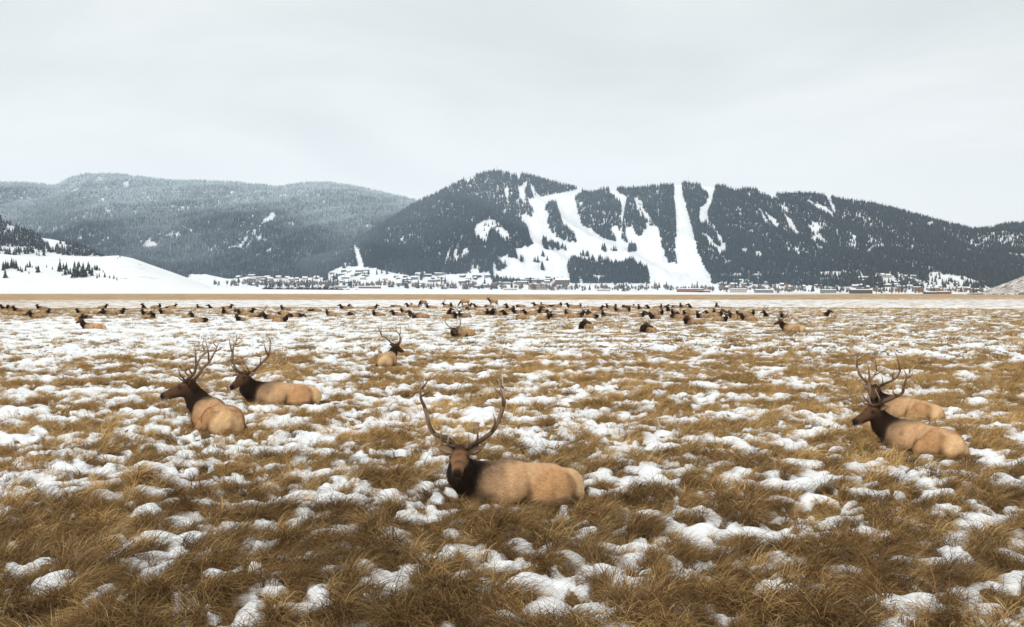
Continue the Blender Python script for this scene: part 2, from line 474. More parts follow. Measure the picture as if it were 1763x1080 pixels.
def snow_m(x, y):
    """positive where snow lies"""
    m = cover(x, y) - np.interp(snow_noise(x, y), _s, _q)
    for i in range(len(NEAR)):
        ex, ey = near_xy(i)
        if ey > 60: continue
        a = R(NEAR[i][2]); lx = (x - ex) * math.cos(a) + (y - ey) * math.sin(a); ly = -(x - ex) * math.sin(a) + (y - ey) * math.cos(a)
        m = m - 0.9 * np.exp(-((lx / 0.95) ** 4 + (ly / 0.5) ** 4))
    return m

def polar(th, rad):
    T, Rr = np.meshgrid(th, rad)
    return Rr * np.sin(T), Rr * np.cos(T)
def grid_faces(nr, nc, wrap=False):
    i = np.arange(nr * nc).reshape(nr, nc)
    if wrap:
        a, b_, c, d = i[:-1], np.roll(i, -1, 1)[:-1], np.roll(i, -1, 1)[1:], i[1:]
    else:
        a, b_, c, d = i[:-1, :-1], i[:-1, 1:], i[1:, 1:], i[1:, :-1]
    return np.stack([a, b_, c, d], -1).reshape(-1, 4)
th = np.concatenate([np.linspace(R(-38), R(38), 380), np.linspace(R(38), R(322), 60)[1:-1]])
rad = np.concatenate([[0.4, 1.2, 2.2, 3.2], 4.2 * np.exp(np.arange(0, math.log(200 / 4.2), 0.0125)), 200 * np.exp(np.linspace(0.02, math.log(7400 / 200), 150))])
gx, gy = polar(th, rad)
gz = ground_z(gx, gy)
gd = np.hypot(gx, gy)
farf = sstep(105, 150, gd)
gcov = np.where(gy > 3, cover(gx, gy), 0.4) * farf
V = np.stack([gx, gy, gz], -1).reshape(-1, 3)
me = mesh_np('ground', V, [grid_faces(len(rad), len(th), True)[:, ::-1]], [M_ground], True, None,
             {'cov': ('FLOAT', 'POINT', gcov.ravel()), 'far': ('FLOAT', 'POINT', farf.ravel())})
obj('ground', me, kind='structure')

# snow lying between the tussocks
th = np.linspace(R(-33), R(33), 860)
rad = 5.2 * np.exp(np.arange(0, math.log(142 / 5.2), 0.0044))
sx, sy = polar(th, rad)
m = snow_m(sx, sy)
d = np.hypot(sx, sy)
thick = 0.06 * (1 - np.exp(-np.maximum(m, 0) / 0.07)) + 0.018 * np.clip(m / 0.08, 0, 1) * fbm(sx / 0.24, sy / 0.24, 2, 55)
thick = np.where(m > 0, thick, m * 1.2)
sz = ground_z(sx, sy) + np.maximum(thick, -0.12)
F = grid_faces(len(rad), len(th))
mf = m.ravel()
keep = mf[F].max(1) > -0.03
F = F[keep]
used = np.unique(F); remap = np.full(mf.size, -1); remap[used] = np.arange(len(used))
V = np.stack([sx, sy, sz], -1).reshape(-1, 3)[used]
me = mesh_np('snow_cover', V, [remap[F][:, ::-1]], [M_snow], True)
obj('snow_cover', me, kind='stuff', label='patchy white snow lying between the tussocks', category='snow')

# ------------------------------------------------------------------ dry grass
def clump(seed, nb, radius, length, width, lean, cols):
    rg = np.random.default_rng(seed); g = Geo()
    nlev = 5
    ang = rg.uniform(0, 2 * np.pi, nb); rr = radius * np.sqrt(rg.uniform(0, 1, nb))
    root = np.stack([rr * np.cos(ang), rr * np.sin(ang), np.full(nb, -0.03)], -1)
    L = length * rg.uniform(0.55, 1.15, nb); W = width * rg.uniform(0.6, 1.3, nb)
    yaw = np.where(rg.random(nb) < 0.75, rg.normal(0, 0.55, nb), rg.uniform(-np.pi, np.pi, nb))
    e0 = R(90) - np.abs(rg.normal(lean, 0.25, nb)); bend = rg.uniform(0.9, 2.1, nb)
    side = rg.normal(0, 0.35, nb)
    p = root.copy(); pts = [p.copy()]
    for k in range(nlev - 1):
        s = k / (nlev - 2)
        el = e0 - bend * s; yw = yaw + side * s
        el = np.maximum(el, -0.9)
        stp = (L / (nlev - 1))[:, None] * np.stack([np.cos(el) * np.cos(yw), np.cos(el) * np.sin(yw), np.sin(el)], -1)
        p = p + stp; p[:, 2] = np.maximum(p[:, 2], 0.005 + 0.03 * rg.random(nb)); pts.append(p.copy())
    pts = np.stack(pts, 1)
    fa = rg.uniform(0, np.pi, nb); wd_ = np.stack([np.cos(fa), np.sin(fa), rg.normal(0, .3, nb)], -1)
    wk = np.array([0.9, 1.0, 0.8, 0.5, 0.0])
    left = pts[:, :4] - wd_[:, None] * (W[:, None] * wk[None, :4])[..., None] / 2
    right = pts[:, :4] + wd_[:, None] * (W[:, None] * wk[None, :4])[..., None] / 2
    v = np.concatenate([left, right, pts[:, 4:5]], 1)
    b0 = np.arange(nb)[:, None] * 9
    quads = np.concatenate([b0 + np.array([[k, k + 4, k + 5, k + 1]]) for k in range(3)])
    tris = b0 + np.array([[3, 7, 8]])
    ci = rg.choice(len(cols), nb, p=[c[1] for c in cols]); base = np.array([c[0] for c in cols])[ci] * rg.uniform(0.75, 1.2, nb)[:, None]
    g.add(v.reshape(-1, 3), [quads, tris], 0, np.repeat(base, 9, 0))
    return g
VIGNETTE_STRAW = [((0.25, 0.152, 0.062), .36), ((0.41, 0.268, 0.12), .18), ((0.165, 0.094, 0.038), .25), ((0.09, 0.051, 0.024), .17), ((0.18, 0.145, 0.058), .04)]  # straw mix darkened to paint vignette shading into the foreground tufts
STRAW = [((0.63, 0.42, 0.178), .36), ((0.82, 0.60, 0.30), .26), ((0.46, 0.28, 0.11), .20), ((0.24, 0.14, 0.06), .13), ((0.40, 0.33, 0.135), .05)]
def grass_points(r0, r1, dens, thr, seed, fade, half=R(33.5)):
    rg = np.random.default_rng(seed)
    n = int(dens * half * (r1 * r1 - r0 * r0))
    rr = np.sqrt(rg.uniform(r0 * r0, r1 * r1, n)); a = rg.uniform(-half, half, n)
    x = rr * np.sin(a); y = rr * np.cos(a)
    m = snow_m(x, y)
    ok = m < thr + rg.normal(0, 0.025, n)
    ok |= (rg.random(n) < 0.022) | ((m < 0.09) & (rg.random(n) < 0.16))
    for i in range(len(NEAR)):
        ex, ey = near_xy(i)
        q = R(NEAR[i][2]); lx = (x - ex) * math.cos(q) + (y - ey) * math.sin(q); ly = -(x - ex) * math.sin(q) + (y - ey) * math.cos(q)
        ok &= ~(((lx / 0.92) ** 2 + (ly / 0.40) ** 2) < 1)
    ok &= rg.random(n) < fade(rr)
    x, y, m = x[ok], y[ok], m[ok]
    return x, y, m, rg
def grass(name, r0, r1, dens, thr, seed, protos, smin, smax, label, fade=lambda q: 1.0 + 0 * q):
    x, y, m, rg = grass_points(r0, r1, dens, thr, seed, fade)
    n = len(x)
    flow = 2.6 * perlin(x / 2.2, y / 2.2, 91) + 1.2 * perlin(x / 0.6, y / 0.6, 92) - 0.6
    d1, ox, oy, hs_ = tussock(x, y)
    wo = 0.9 * sstep(0.03, 0.2, d1)
    flow = np.arctan2(np.sin(flow) + wo * oy / np.maximum(np.hypot(ox, oy), .01), np.cos(flow) + wo * ox / np.maximum(np.hypot(ox, oy), .01))
    rot = np.stack([rg.normal(0, .12, n), rg.normal(0, .12, n), flow + rg.normal(0, 0.45, n)], -1)
    big = 0.5 + 0.5 * np.clip(perlin(x / 1.3, y / 1.3, 95) * 1.6, -1, 1)
    edge = np.clip(1 - (m + 0.02) / 0.1, 0.5, 1)
    s = (smin + (smax - smin) * (0.6 * big + 0.4 * rg.random(n))) * (1.12 - 0.5 * sstep(0.10, 0.28, d1)) * (0.55 + 0.45 * hs_) * np.where(m > 0.03, 0.55, 1) * edge
    for i in range(len(NEAR)):
        ex, ey = near_xy(i)
        if ey < 40:
            q = R(NEAR[i][2]); lx = (x - ex) * math.cos(q) + (y - ey) * math.sin(q); ly = -(x - ex) * math.sin(q) + (y - ey) * math.cos(q)
            s = s * (1 - 0.5 * np.exp(-((lx / 1.25) ** 4 + (ly / 0.85) ** 4)))
    scl = np.stack([s, s, s * rg.uniform(0.8, 1.15, n)], -1)
    pos = np.stack([x, y, ground_z(x, y)], -1)
    w = np.clip(0.5 + 0.5 * fbm(x / 3.0, y / 3.0, 3, 97), 0, 1)[:, None]
    tint = (np.array([[0.72, 0.68, 0.62]]) * (1 - w) + np.array([[1.12, 1.08, 1.02]]) * w) * rg.uniform(0.85, 1.12, n)[:, None]
    kind_ = rg.random(n)
    tint = np.where((kind_ < .13)[:, None], tint * np.array([[.50, .48, .46]]), tint); tint = np.where((kind_ > .90)[:, None], tint * np.array([[1.0, 1.08, 1.25]]), tint)
    return scatter(name, protos, pos, rot, scl, rg.integers(0, len(protos), n), tint, [M_grass], kind='stuff', label=label, category='grass')
pn = [clump(100 + i, 70, 0.085, 0.40, 0.0046, 0.42 + 0.06 * (i % 3), VIGNETTE_STRAW if i < 9 else STRAW) for i in range(12)]
pm = [clump(200 + i, 60, 0.14, 0.36, 0.0075, 0.48, STRAW) for i in range(10)]
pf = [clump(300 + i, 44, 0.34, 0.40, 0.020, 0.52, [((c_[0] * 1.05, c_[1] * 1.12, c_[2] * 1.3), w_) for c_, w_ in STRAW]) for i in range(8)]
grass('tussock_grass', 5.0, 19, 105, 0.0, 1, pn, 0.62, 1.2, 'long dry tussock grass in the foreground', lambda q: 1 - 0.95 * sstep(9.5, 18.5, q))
grass('meadow_grass', 8.5, 42, 40, 0.0, 2, pm, 0.55, 1.05, 'straw-coloured grass among the resting bulls', lambda q: sstep(8.5, 17, q))
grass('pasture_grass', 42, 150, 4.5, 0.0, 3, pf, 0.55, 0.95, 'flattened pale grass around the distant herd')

# ------------------------------------------------------------------ mountains
class Range:
    """a hill given by its skyline in the photograph, standing between two real distances"""
    def __init__(s, pts, yb, yr, base_v=None, p=1.15, spur=0, spur_dir=0, spur_len=300, rough=10, seed=1, u0=-420, u1=2180, du=4, ns=90, back=0.5, vshift=0):
        s.__dict__.update(locals())
        s.pu = [q[0] for q in pts]; s.pv = [q[1] + vshift for q in pts]
    def at(s, u, t):
        u = np.asarray(u, float); t = np.asarray(t, float)
        Y = s.yb + (s.yr - s.yb) * t
        a, _ = ray(u, HOR)
        X = a * Y
        _, c = ray(u, np.interp(u, s.pu, s.pv)); zr = CAMH + c * s.yr
        zb = far_z(X, np.minimum(Y, 3000.0)) if s.base_v is None else CAMH + ray(u, s.base_v)[1] * s.yb
        tt = np.clip(t, 0, 1)
        z = zb + (zr - zb) * tt ** s.p
        z = np.where(t > 1, zr - (zr - zb) * (t - 1) / s.back * 0.9, z)
        w = sstep(0.02, 0.3, tt) * (1 - sstep(0.78, 1.0, tt))
        q = R(s.spur_dir); A = X * math.cos(q) + Y * math.sin(q)
        B = -X * math.sin(q) + Y * math.cos(q)
        if s.spur:
            rdg = 1 - np.abs(perlin(A / s.spur_len, B / (s.spur_len * 4), s.seed)) * 2.2
            z = z + w * s.spur * rdg
        z = z + w * s.rough * fbm(X / 160, Y / 160, 3, s.seed + 5)
        return X, Y, z
    def build(s, name, m):
        us = np.arange(s.u0, s.u1 + 1, s.du); ts = np.concatenate([np.linspace(-0.04, 1, s.ns), np.linspace(1.03, 1 + s.back, 12)])
        U, T = np.meshgrid(us, ts)
        X, Y, Z = s.at(U, T)
        Z = np.where(T < 0, Z - 6 - 4 * np.abs(T) * 100, Z)
        me = mesh_np(name, np.stack([X, Y, Z], -1).reshape(-1, 3), [grid_faces(len(ts), len(us))], [m], True)
        return obj(name, me, kind='structure')

SKI = Range([(-600, 470), (450, 470), (560, 440), (620, 405), (680, 368), (720, 343), (745, 333), (770, 319), (800, 304), (830, 294), (855, 290), (880, 292), (920, 300), (960, 311), (1000, 322), (1015, 328),
             (1030, 323), (1060, 320), (1100, 319), (1150, 314), (1180, 311), (1220, 315), (1260, 317), (1300, 323), (1330, 330), (1380, 329), (1400, 330), (1440, 338), (1500, 346), (1550, 358),
             (1600, 372), (1640, 383), (1680, 391), (1705, 388), (1730, 382), (1763, 380), (1900, 372), (2300, 390)], 3000, 4050, spur=26, spur_dir=32, spur_len=230, rough=9, seed=21, vshift=6, p=1.12)
LEFT = Range([(-600, 318), (0, 313), (40, 313), (75, 316), (95, 319), (120, 306), (150, 298), (200, 298), (250, 304), (300, 310), (350, 310), (400, 312), (450, 317), (480, 321), (500, 317),
              (530, 313), (570, 313), (620, 321), (670, 333), (715, 343), (760, 362), (820, 390), (2300, 400)], 3500, 5700, spur=45, spur_dir=-38, spur_len=420, rough=14, seed=41, vshift=4, p=1.1, u1=900, base_v=488)
DARK = Range([(-600, 300), (-60, 352), (0, 377), (20, 388), (50, 400), (75, 410), (95, 413), (125, 419), (150, 428), (165, 437), (190, 446), (220, 455), (260, 480), (300, 500)], 1450, 1900,
             rough=5, seed=61, u1=300, base_v=498, p=0.95)
SNOWH = Range([(-600, 415), (-60, 428), (0, 437), (40, 441), (80, 446), (105, 449), (120, 446), (140, 441.5), (170, 442.5), (185, 441), (205, 440), (230, 445), (260, 456), (300, 470), (330, 481), (357, 492), (372, 500), (400, 504)], 1080, 1380,
              rough=2.2, seed=71, u1=395, base_v=500, p=0.9)
BANK = Range([(1660, 512), (1685, 506), (1710, 495), (1735, 486), (1763, 475), (1850, 445), (1950, 420), (2300, 380)], 760, 900, rough=3, seed=81, u0=1660, base_v=506, p=0.9, du=3)
SKI.build('mountain', M_slope)
LEFT.build('mountain', M_slope)
DARK.build('hill', M_hill)
SNOWH.build('hill', M_hill)
BANK.build('hill', M_bank)

# -- where the forest is cut, from the photograph: (zoom offset, zoom factor) then outlines
def zz(pts, ox, oy, k): return [(ox + x * k, oy + y * k) for x, y in pts]
def z3(pts): return zz(pts, 750, 270, 0.2836)
def z4(pts): return zz(pts, 1250, 290, 0.291)
CLEAR = [(z3([(1020, 178), (860, 200), (640, 245), (560, 265), (600, 320), (585, 370), (545, 345), (510, 365), (555, 410), (572, 480), (600, 540), (480, 560), (330, 660), (355, 730), (820, 750), (800, 690), (800, 640), (830, 605),
          (1000, 640), (1120, 630), (1190, 610), (1290, 670), (1300, 790), (1660, 790), (1680, 745), (1640, 680), (1600, 600), (1570, 480), (1550, 400), (1520, 300), (1500, 230), (1490, 120), (1450, 120), (1445, 240),
          (1455, 330), (1460, 430), (1455, 560), (1475, 650), (1430, 660), (1400, 620), (1370, 530), (1355, 430), (1330, 415), (1290, 430), (1240, 490), (1205, 460), (1200, 425), (1150, 430), (1165, 520), (1130, 500),
          (1100, 420), (1060, 435), (1090, 480), (1100, 520), (1000, 490), (950, 440), (890, 420), (865, 340), (845, 240), (900, 200)]), 0.0),
         (z3([(700, 262), (735, 265), (740, 300), (755, 345), (775, 400), (840, 460), (868, 520), (830, 525), (770, 505), (715, 480), (690, 430), (675, 390), (690, 350), (663, 320), (670, 285)]), 1.0),
         (z3([(640, 490), (672, 490), (676, 518), (650, 522)]), 1.0), (z3([(650, 530), (700, 505), (790, 540), (790, 578), (660, 560)]), 0.55), (z3([(1010, 530), (1105, 550), (1105, 580), (1010, 575)]), 0.9),
         (z3([(870, 570), (960, 585), (965, 615), (880, 600)]), 0.8), (z3([(985, 600), (1055, 595), (1050, 630), (990, 630)]), 0.8), (z3([(1170, 515), (1215, 525), (1230, 575), (1170, 580)]), 0.9),
         (z3([(1110, 420), (1145, 430), (1165, 525), (1130, 505)]), 1.0), (z3([(640, 570), (680, 600), (680, 635), (650, 610)]), 0.9), (z3([(590, 605), (625, 610), (620, 650), (595, 640)]), 0.8),
         (z3([(360, 640), (425, 640), (420, 695), (370, 695)]), 0.9), (z3([(510, 605), (530, 600), (530, 640), (510, 640)]), 0.9), (z3([(530, 650), (580, 660), (580, 705), (515, 700)]), 0.7), (z3([(430, 560), (500, 570), (490, 620), (440, 610)]), 0.7),
         (z3([(640, 640), (660, 650), (660, 690), (640, 690)]), 0.7), (z3([(790, 560), (850, 560), (850, 575), (790, 575)]), 0.5),
         (z3([(495, 190), (520, 172), (548, 150), (595, 180), (600, 210), (645, 250), (560, 265), (500, 245), (515, 215)]), 0.0), (z3([(535, 185), (575, 162), (580, 205), (610, 235), (590, 258), (540, 250), (545, 210)]), 1.0),
         (z3([(1045, 160), (1078, 160), (1110, 220), (1165, 245), (1148, 300), (1136, 390), (1124, 390), (1128, 280), (1115, 258), (1058, 215)]), 0.0),
         (z3([(1205, 250), (1235, 255), (1262, 285), (1255, 310), (1303, 370), (1315, 400), (1335, 418), (1290, 432), (1270, 360), (1225, 310)]), 0.05),
         (z3([(1598, 155), (1700, 175), (1690, 205), (1675, 270), (1645, 330), (1662, 390), (1705, 430), (1690, 455), (1640, 378), (1612, 398), (1602, 380), (1602, 310), (1637, 290), (1652, 260), (1656, 215), (1620, 190)]), 0.0),
         (z3([(225, 450), (270, 400), (340, 378), (385, 400), (435, 460), (462, 505), (400, 482), (360, 430), (325, 440), (312, 505), (260, 480)]), 0.05), (z3([(1335, 190), (1350, 190), (1356, 420), (1345, 420)]), 0.6),
         (z3([(1600, 420), (1660, 400), (1763, 520), (1763, 640), (1650, 560)]), 0.55), (z3([(425, 170), (448, 170), (430, 350), (405, 350)]), 0.68), (z3([(0, 560), (330, 540), (350, 720), (0, 740)]), 0.72),
         (z3([(385, 85), (450, 90), (520, 108), (515, 135), (470, 110), (400, 100)]), 0.1), (z3([(170, 130), (260, 105), (240, 130), (180, 160)]), 0.2),
         (z4([(165, 105), (290, 140), (305, 190), (190, 150)]), 0.1), (z4([(840, 398), (945, 452), (935, 464), (835, 416)]), 0.05), (z4([(315, 215), (355, 225), (385, 300), (440, 400), (415, 410), (360, 330)]), 0.4),
         (z4([(480, 320), (560, 320), (620, 450), (560, 490), (500, 440)]), 0.5), (z4([(0, 105), (95, 118), (85, 138), (0, 126)]), 0.1), (z4([(490, 180), (520, 190), (660, 280), (640, 300), (500, 220)]), 0.55),
         (z4([(700, 370), (780, 380), (770, 480), (720, 460)]), 0.5), (z4([(1580, 365), (1763, 440), (1763, 560), (1680, 510), (1600, 430)]), 0.6), (z4([(570, 140), (610, 150), (650, 250), (630, 250)]), 0.4),
         (z4([(150, 200), (240, 260), (390, 390), (380, 410), (200, 310)]), 0.6), (z4([(1420, 440), (1530, 460), (1540, 510), (1430, 500)]), 0.55), (z4([(1190, 320), (1225, 320), (1225, 345), (1190, 345)]), 0.3),
         (z4([(170, 490), (205, 490), (205, 540), (170, 530)]), 0.3), (z4([(90, 475), (130, 475), (125, 500), (90, 500)]), 0.3), (z4([(400, 470), (540, 510), (540, 550), (410, 530)]), 0.55),
         ([(608, 420), (616, 428), (627, 455), (622, 468), (616, 462), (613, 440)], 0.0), ([(440, 385), (462, 365), (474, 370), (462, 388), (440, 405), (425, 412)], 0.25),
         ([(565, 470), (590, 458), (640, 462), (700, 475), (690, 500), (560, 500)], 0.25), ([(390, 480), (560, 478), (560, 505), (380, 505)], 0.08), ([(690, 476), (840, 470), (860, 505), (690, 505)], 0.22),
         ([(1240, 474), (1490, 466), (1490, 474), (1240, 480)], 0.5), ([(1260, 482), (1480, 478), (1480, 486), (1260, 488)], 0.55), ([(1480, 474), (1600, 470), (1700, 480), (1700, 500), (1490, 505)], 0.58), ([(1600, 470), (1618, 468), (1640, 486), (1680, 490), (1680, 495), (1590, 492)], 0.05),
         ([(1020, 474), (1040, 474), (1042, 482), (1020, 484)], 0.3), ([(340, 491), (860, 487), (1300, 489.5), (1480, 495), (1720, 497), (1720, 530), (340, 530)], 0.03)]
CLEAR_L = [(zz([(330, 480), (1000, 480), (1763, 480), (1763, 680), (1000, 640), (650, 620), (330, 520)], 0, 270, 0.2553), 0.66), (zz([(0, 560), (480, 480), (480, 620), (200, 640), (0, 640)], 350, 270, 0.2836), 0.62),
           (zz([(335, 440), (370, 380), (430, 330), (440, 370), (380, 420), (340, 450)], 350, 270, 0.2836), 0.2), (zz([(470, 190), (560, 150), (520, 250), (440, 240)], 0, 270, 0.2553), 0.7),
           (zz([(600, 110), (700, 110), (700, 190), (600, 180)], 0, 270, 0.2553), 0.6), (zz([(830, 170), (870, 170), (860, 210), (830, 200)], 0, 270, 0.2553), 0.2)]
def forest_density(u, v, polys):
    d = np.ones(np.shape(u))
    for poly, val in polys:
        d = np.where(pt_in_poly(u, v, poly), val, d)
    return d

def conifer(seed, tiers=6, sides=7, col=(0.03, 0.045, 0.04), snow=0.25, slim=0.17, trunk=True):
    rg = np.random.default_rng(seed); g = Geo()
    if trunk:
        tube(g, [(0, 0, -0.05), (0, 0, 0.5)], [0.018, 0.012], 3, 5, 0, (0.06, 0.045, 0.035), False)
    for k in range(tiers):
        f = k / (tiers - 1)
        z0 = 0.05 + 0.80 * f; z1 = z0 + 0.30 * (1 - 0.45 * f); r = slim * (1 - f) ** 0.8 + 0.022
        n = sides * 2
        a = np.linspace(0, 2 * np.pi, n, endpoint=False) + rg.uniform(0, 1)
        rr = r * np.where(np.arange(n) % 2 == 0, rg.uniform(0.8, 1.25, n), rg.uniform(0.45, 0.7, n))
        zz_ = z0 + rg.uniform(-0.03, 0.02, n) + np.where(np.arange(n) % 2 == 0, -0.02, 0.03)
        v = np.vstack([np.stack([rr * np.cos(a), rr * np.sin(a), zz_], -1), [[rg.normal(0, .006), rg.normal(0, .006), min(z1, 1.0)]], [[0, 0, z0 + 0.04]]])
        i = np.arange(n); j = (i + 1) % n
        c = np.array(col) * rg.uniform(0.7, 1.3, (len(v), 1))
        sn = rg.random(len(v)) < snow
        c[sn] = c[sn] * 0.45 + np.array([0.5, 0.52, 0.55]) * 0.55
        g.add(v, [np.stack([i, j, np.full(n, n)], -1), np.stack([j, i, np.full(n, n + 1)], -1)], 0, c)
    return g
def plant_range(rng_, name, polys, n, seed, h, protos, frost_mist, label, u0, u1, t0=0.0, t1=1.03, dn=0.75, fcol=(10.0, 8.6, 8.0)):
    rg = np.random.default_rng(seed)
    u = rg.uniform(u0, u1, n); t = rg.uniform(t0, t1, n)
    X, Y, Z = rng_.at(u, t)
    pu, pv = project(X, Y, Z)
    den = forest_density(pu, pv, polys)
    pu2, pv2 = project(X, Y, Z + 0.55 * h); d2 = forest_density(pu2, pv2, polys); den = np.where(d2 < 0.06, np.minimum(den, d2), den)
    nn = 0.85 * fbm(X / 17, Y / 140, 2, seed + 3) + 0.6 * fbm(X / 130, Y / 130, 2, seed + 13)
    keep = rg.random(n) < np.where(den >= 0.95, 1.0 - dn * sstep(0.25, 0.9, nn), np.where(den <= 0.05, den, sstep(-0.3, 0.3, (den - 0.58) * 2.0 + nn * 0.9)))
    X, Y, Z, t = X[keep], Y[keep], Z[keep], t[keep]; k = len(X)
    s = h * rg.uniform(0.65, 1.25, k) * (1 - 0.25 * np.clip(t, 0, 1))
    scl = np.stack([s * rg.uniform(0.85, 1.25, k), s * rg.uniform(0.85, 1.25, k), s], -1)
    rot = np.stack([rg.normal(0, .03, k), rg.normal(0, .03, k), rg.uniform(0, 6.28, k)], -1)
    fr = np.clip(frost_mist(X, Y, Z, t) + 0.22 * (rg.random(k) < 0.12), 0, 1)[:, None]
    tint = (1 - fr) * np.array([[1.0, 1.0, 1.0]]) + fr * np.array([fcol])  # pale tint stands for frost and for mist painted over the slopes
    tint = tint * rg.uniform(0.75, 1.25, k)[:, None]
    return scatter(name, protos, np.stack([X, Y, Z - 0.3], -1), rot, scl, rg.integers(0, len(protos), k), tint, [M_needle], kind='stuff', label=label, category='forest')
cf = [conifer(400 + i, 5, 5, (0.024, 0.033, 0.040), 0.14, 0.17 + 0.02 * (i % 3), False) for i in range(6)]
cl = [conifer(440 + i, 5, 5, (0.024, 0.033, 0.040), 0.0, 0.17 + 0.02 * (i % 3), False) for i in range(6)]
plant_range(SKI, 'ski_hill_forest', CLEAR, 112000, 5, 23, cl, lambda X, Y, Z, t: (0.62 * sstep(0.2, 1.0, t) + 0.22 * perlin(X / 200, Y / 300, 7)) * (1 - sstep(0, 1150, X)), 'dark conifer forest around the ski runs', -60 + 500, 2150)
plant_range(LEFT, 'hazy_forest', CLEAR_L, 140000, 6, 28, cl, lambda X, Y, Z, t: 0.03 + 0.9 * sstep(0.12, 0.95, t + 0.3 * perlin(X / 420, Y / 700, 8)) + 0.12 * perlin(X / 60, Y / 60, 9), 'conifer forest tinted with frost and painted mist on the far left mountain', -380, 830, fcol=(30.0, 24.5, 21.0))
plant_range(DARK, 'hillside_pines', [(zz([(470, 280), (640, 330), (800, 430), (770, 460), (700, 400), (600, 440), (520, 340)], 0, 360, 0.1481), 0.0), (zz([(90, 190), (180, 200), (160, 270), (90, 270)], 0, 360, 0.1481), 0.3),
                                     (zz([(300, 260), (460, 280), (480, 400), (380, 360), (300, 350)], 0, 360, 0.1481), 0.6), ([(-400, 425), (40, 425), (110, 440), (300, 446), (300, 520), (-400, 520)], 0.35)],
            9000, 9, 13.5, cf, lambda X, Y, Z, t: 0 * X, 'dark pines covering the low hill at far left', -380, 290, 0.1, 1.02)

print('scene: land done')

# ------------------------------------------------------------------ elk: one smooth body surface each
TAN = (0.70, 0.45, 0.25); TAN2 = (0.60, 0.35, 0.17); RUMP = (0.82, 0.56, 0.31); SHO = (0.27, 0.175, 0.108); MANE = (0.032, 0.018, 0.011)
FACE = (0.125, 0.066, 0.037); LEG = (0.20, 0.12, 0.07); HOOF = (0.03, 0.025, 0.02); NOSE = (0.012, 0.010, 0.010); CHIN = (0.38, 0.26, 0.17); FOLD = (0.10, 0.058, 0.03)
def V3(*a): return np.array(a, float)
HS = 1.17
def elk_head(p, psi, theta, prims, FACE=FACE):
    hf = HS * V3(math.cos(psi) * math.cos(theta), math.sin(psi) * math.cos(theta), -math.sin(theta))
    hl = HS * V3(-math.sin(psi), math.cos(psi), 0); hu = np.cross(hf, hl) / HS
    rc = lambda a, ra, b, rb, c: prims.append(('rc', a, ra * HS, b, rb * HS, c, 'h'))
    rc(p + hf * .02, .092, p + hf * .16, .092, FACE)
    for s in (-1, 1):
        rc(p + hf * .13 + hl * .055 * s + hu * .03, .05, p + hf * .20 + hl * .045 * s + hu * .015, .045, FACE)
    rc(p + hf * .18, .085, p + hf * .38, .058, FACE)
    rc(p + hf * .38, .058, p + hf * .46, .050, FACE)
    rc(p + hf * .49 + hu * .012, .036, p + hf * .495 + hu * .0, .036, NOSE)
    rc(p + hf * .10 - hu * .075, .062, p + hf * .40 - hu * .052, .034, MANE)
    rc(p + hf * .42 - hu * .05, .03, p + hf * .455 - hu * .045, .026, CHIN)
    rc(p + hf * .02 + hu * .07, .05, p + hf * .06 + hu * .085, .045, MANE)
    return hf, hl, hu
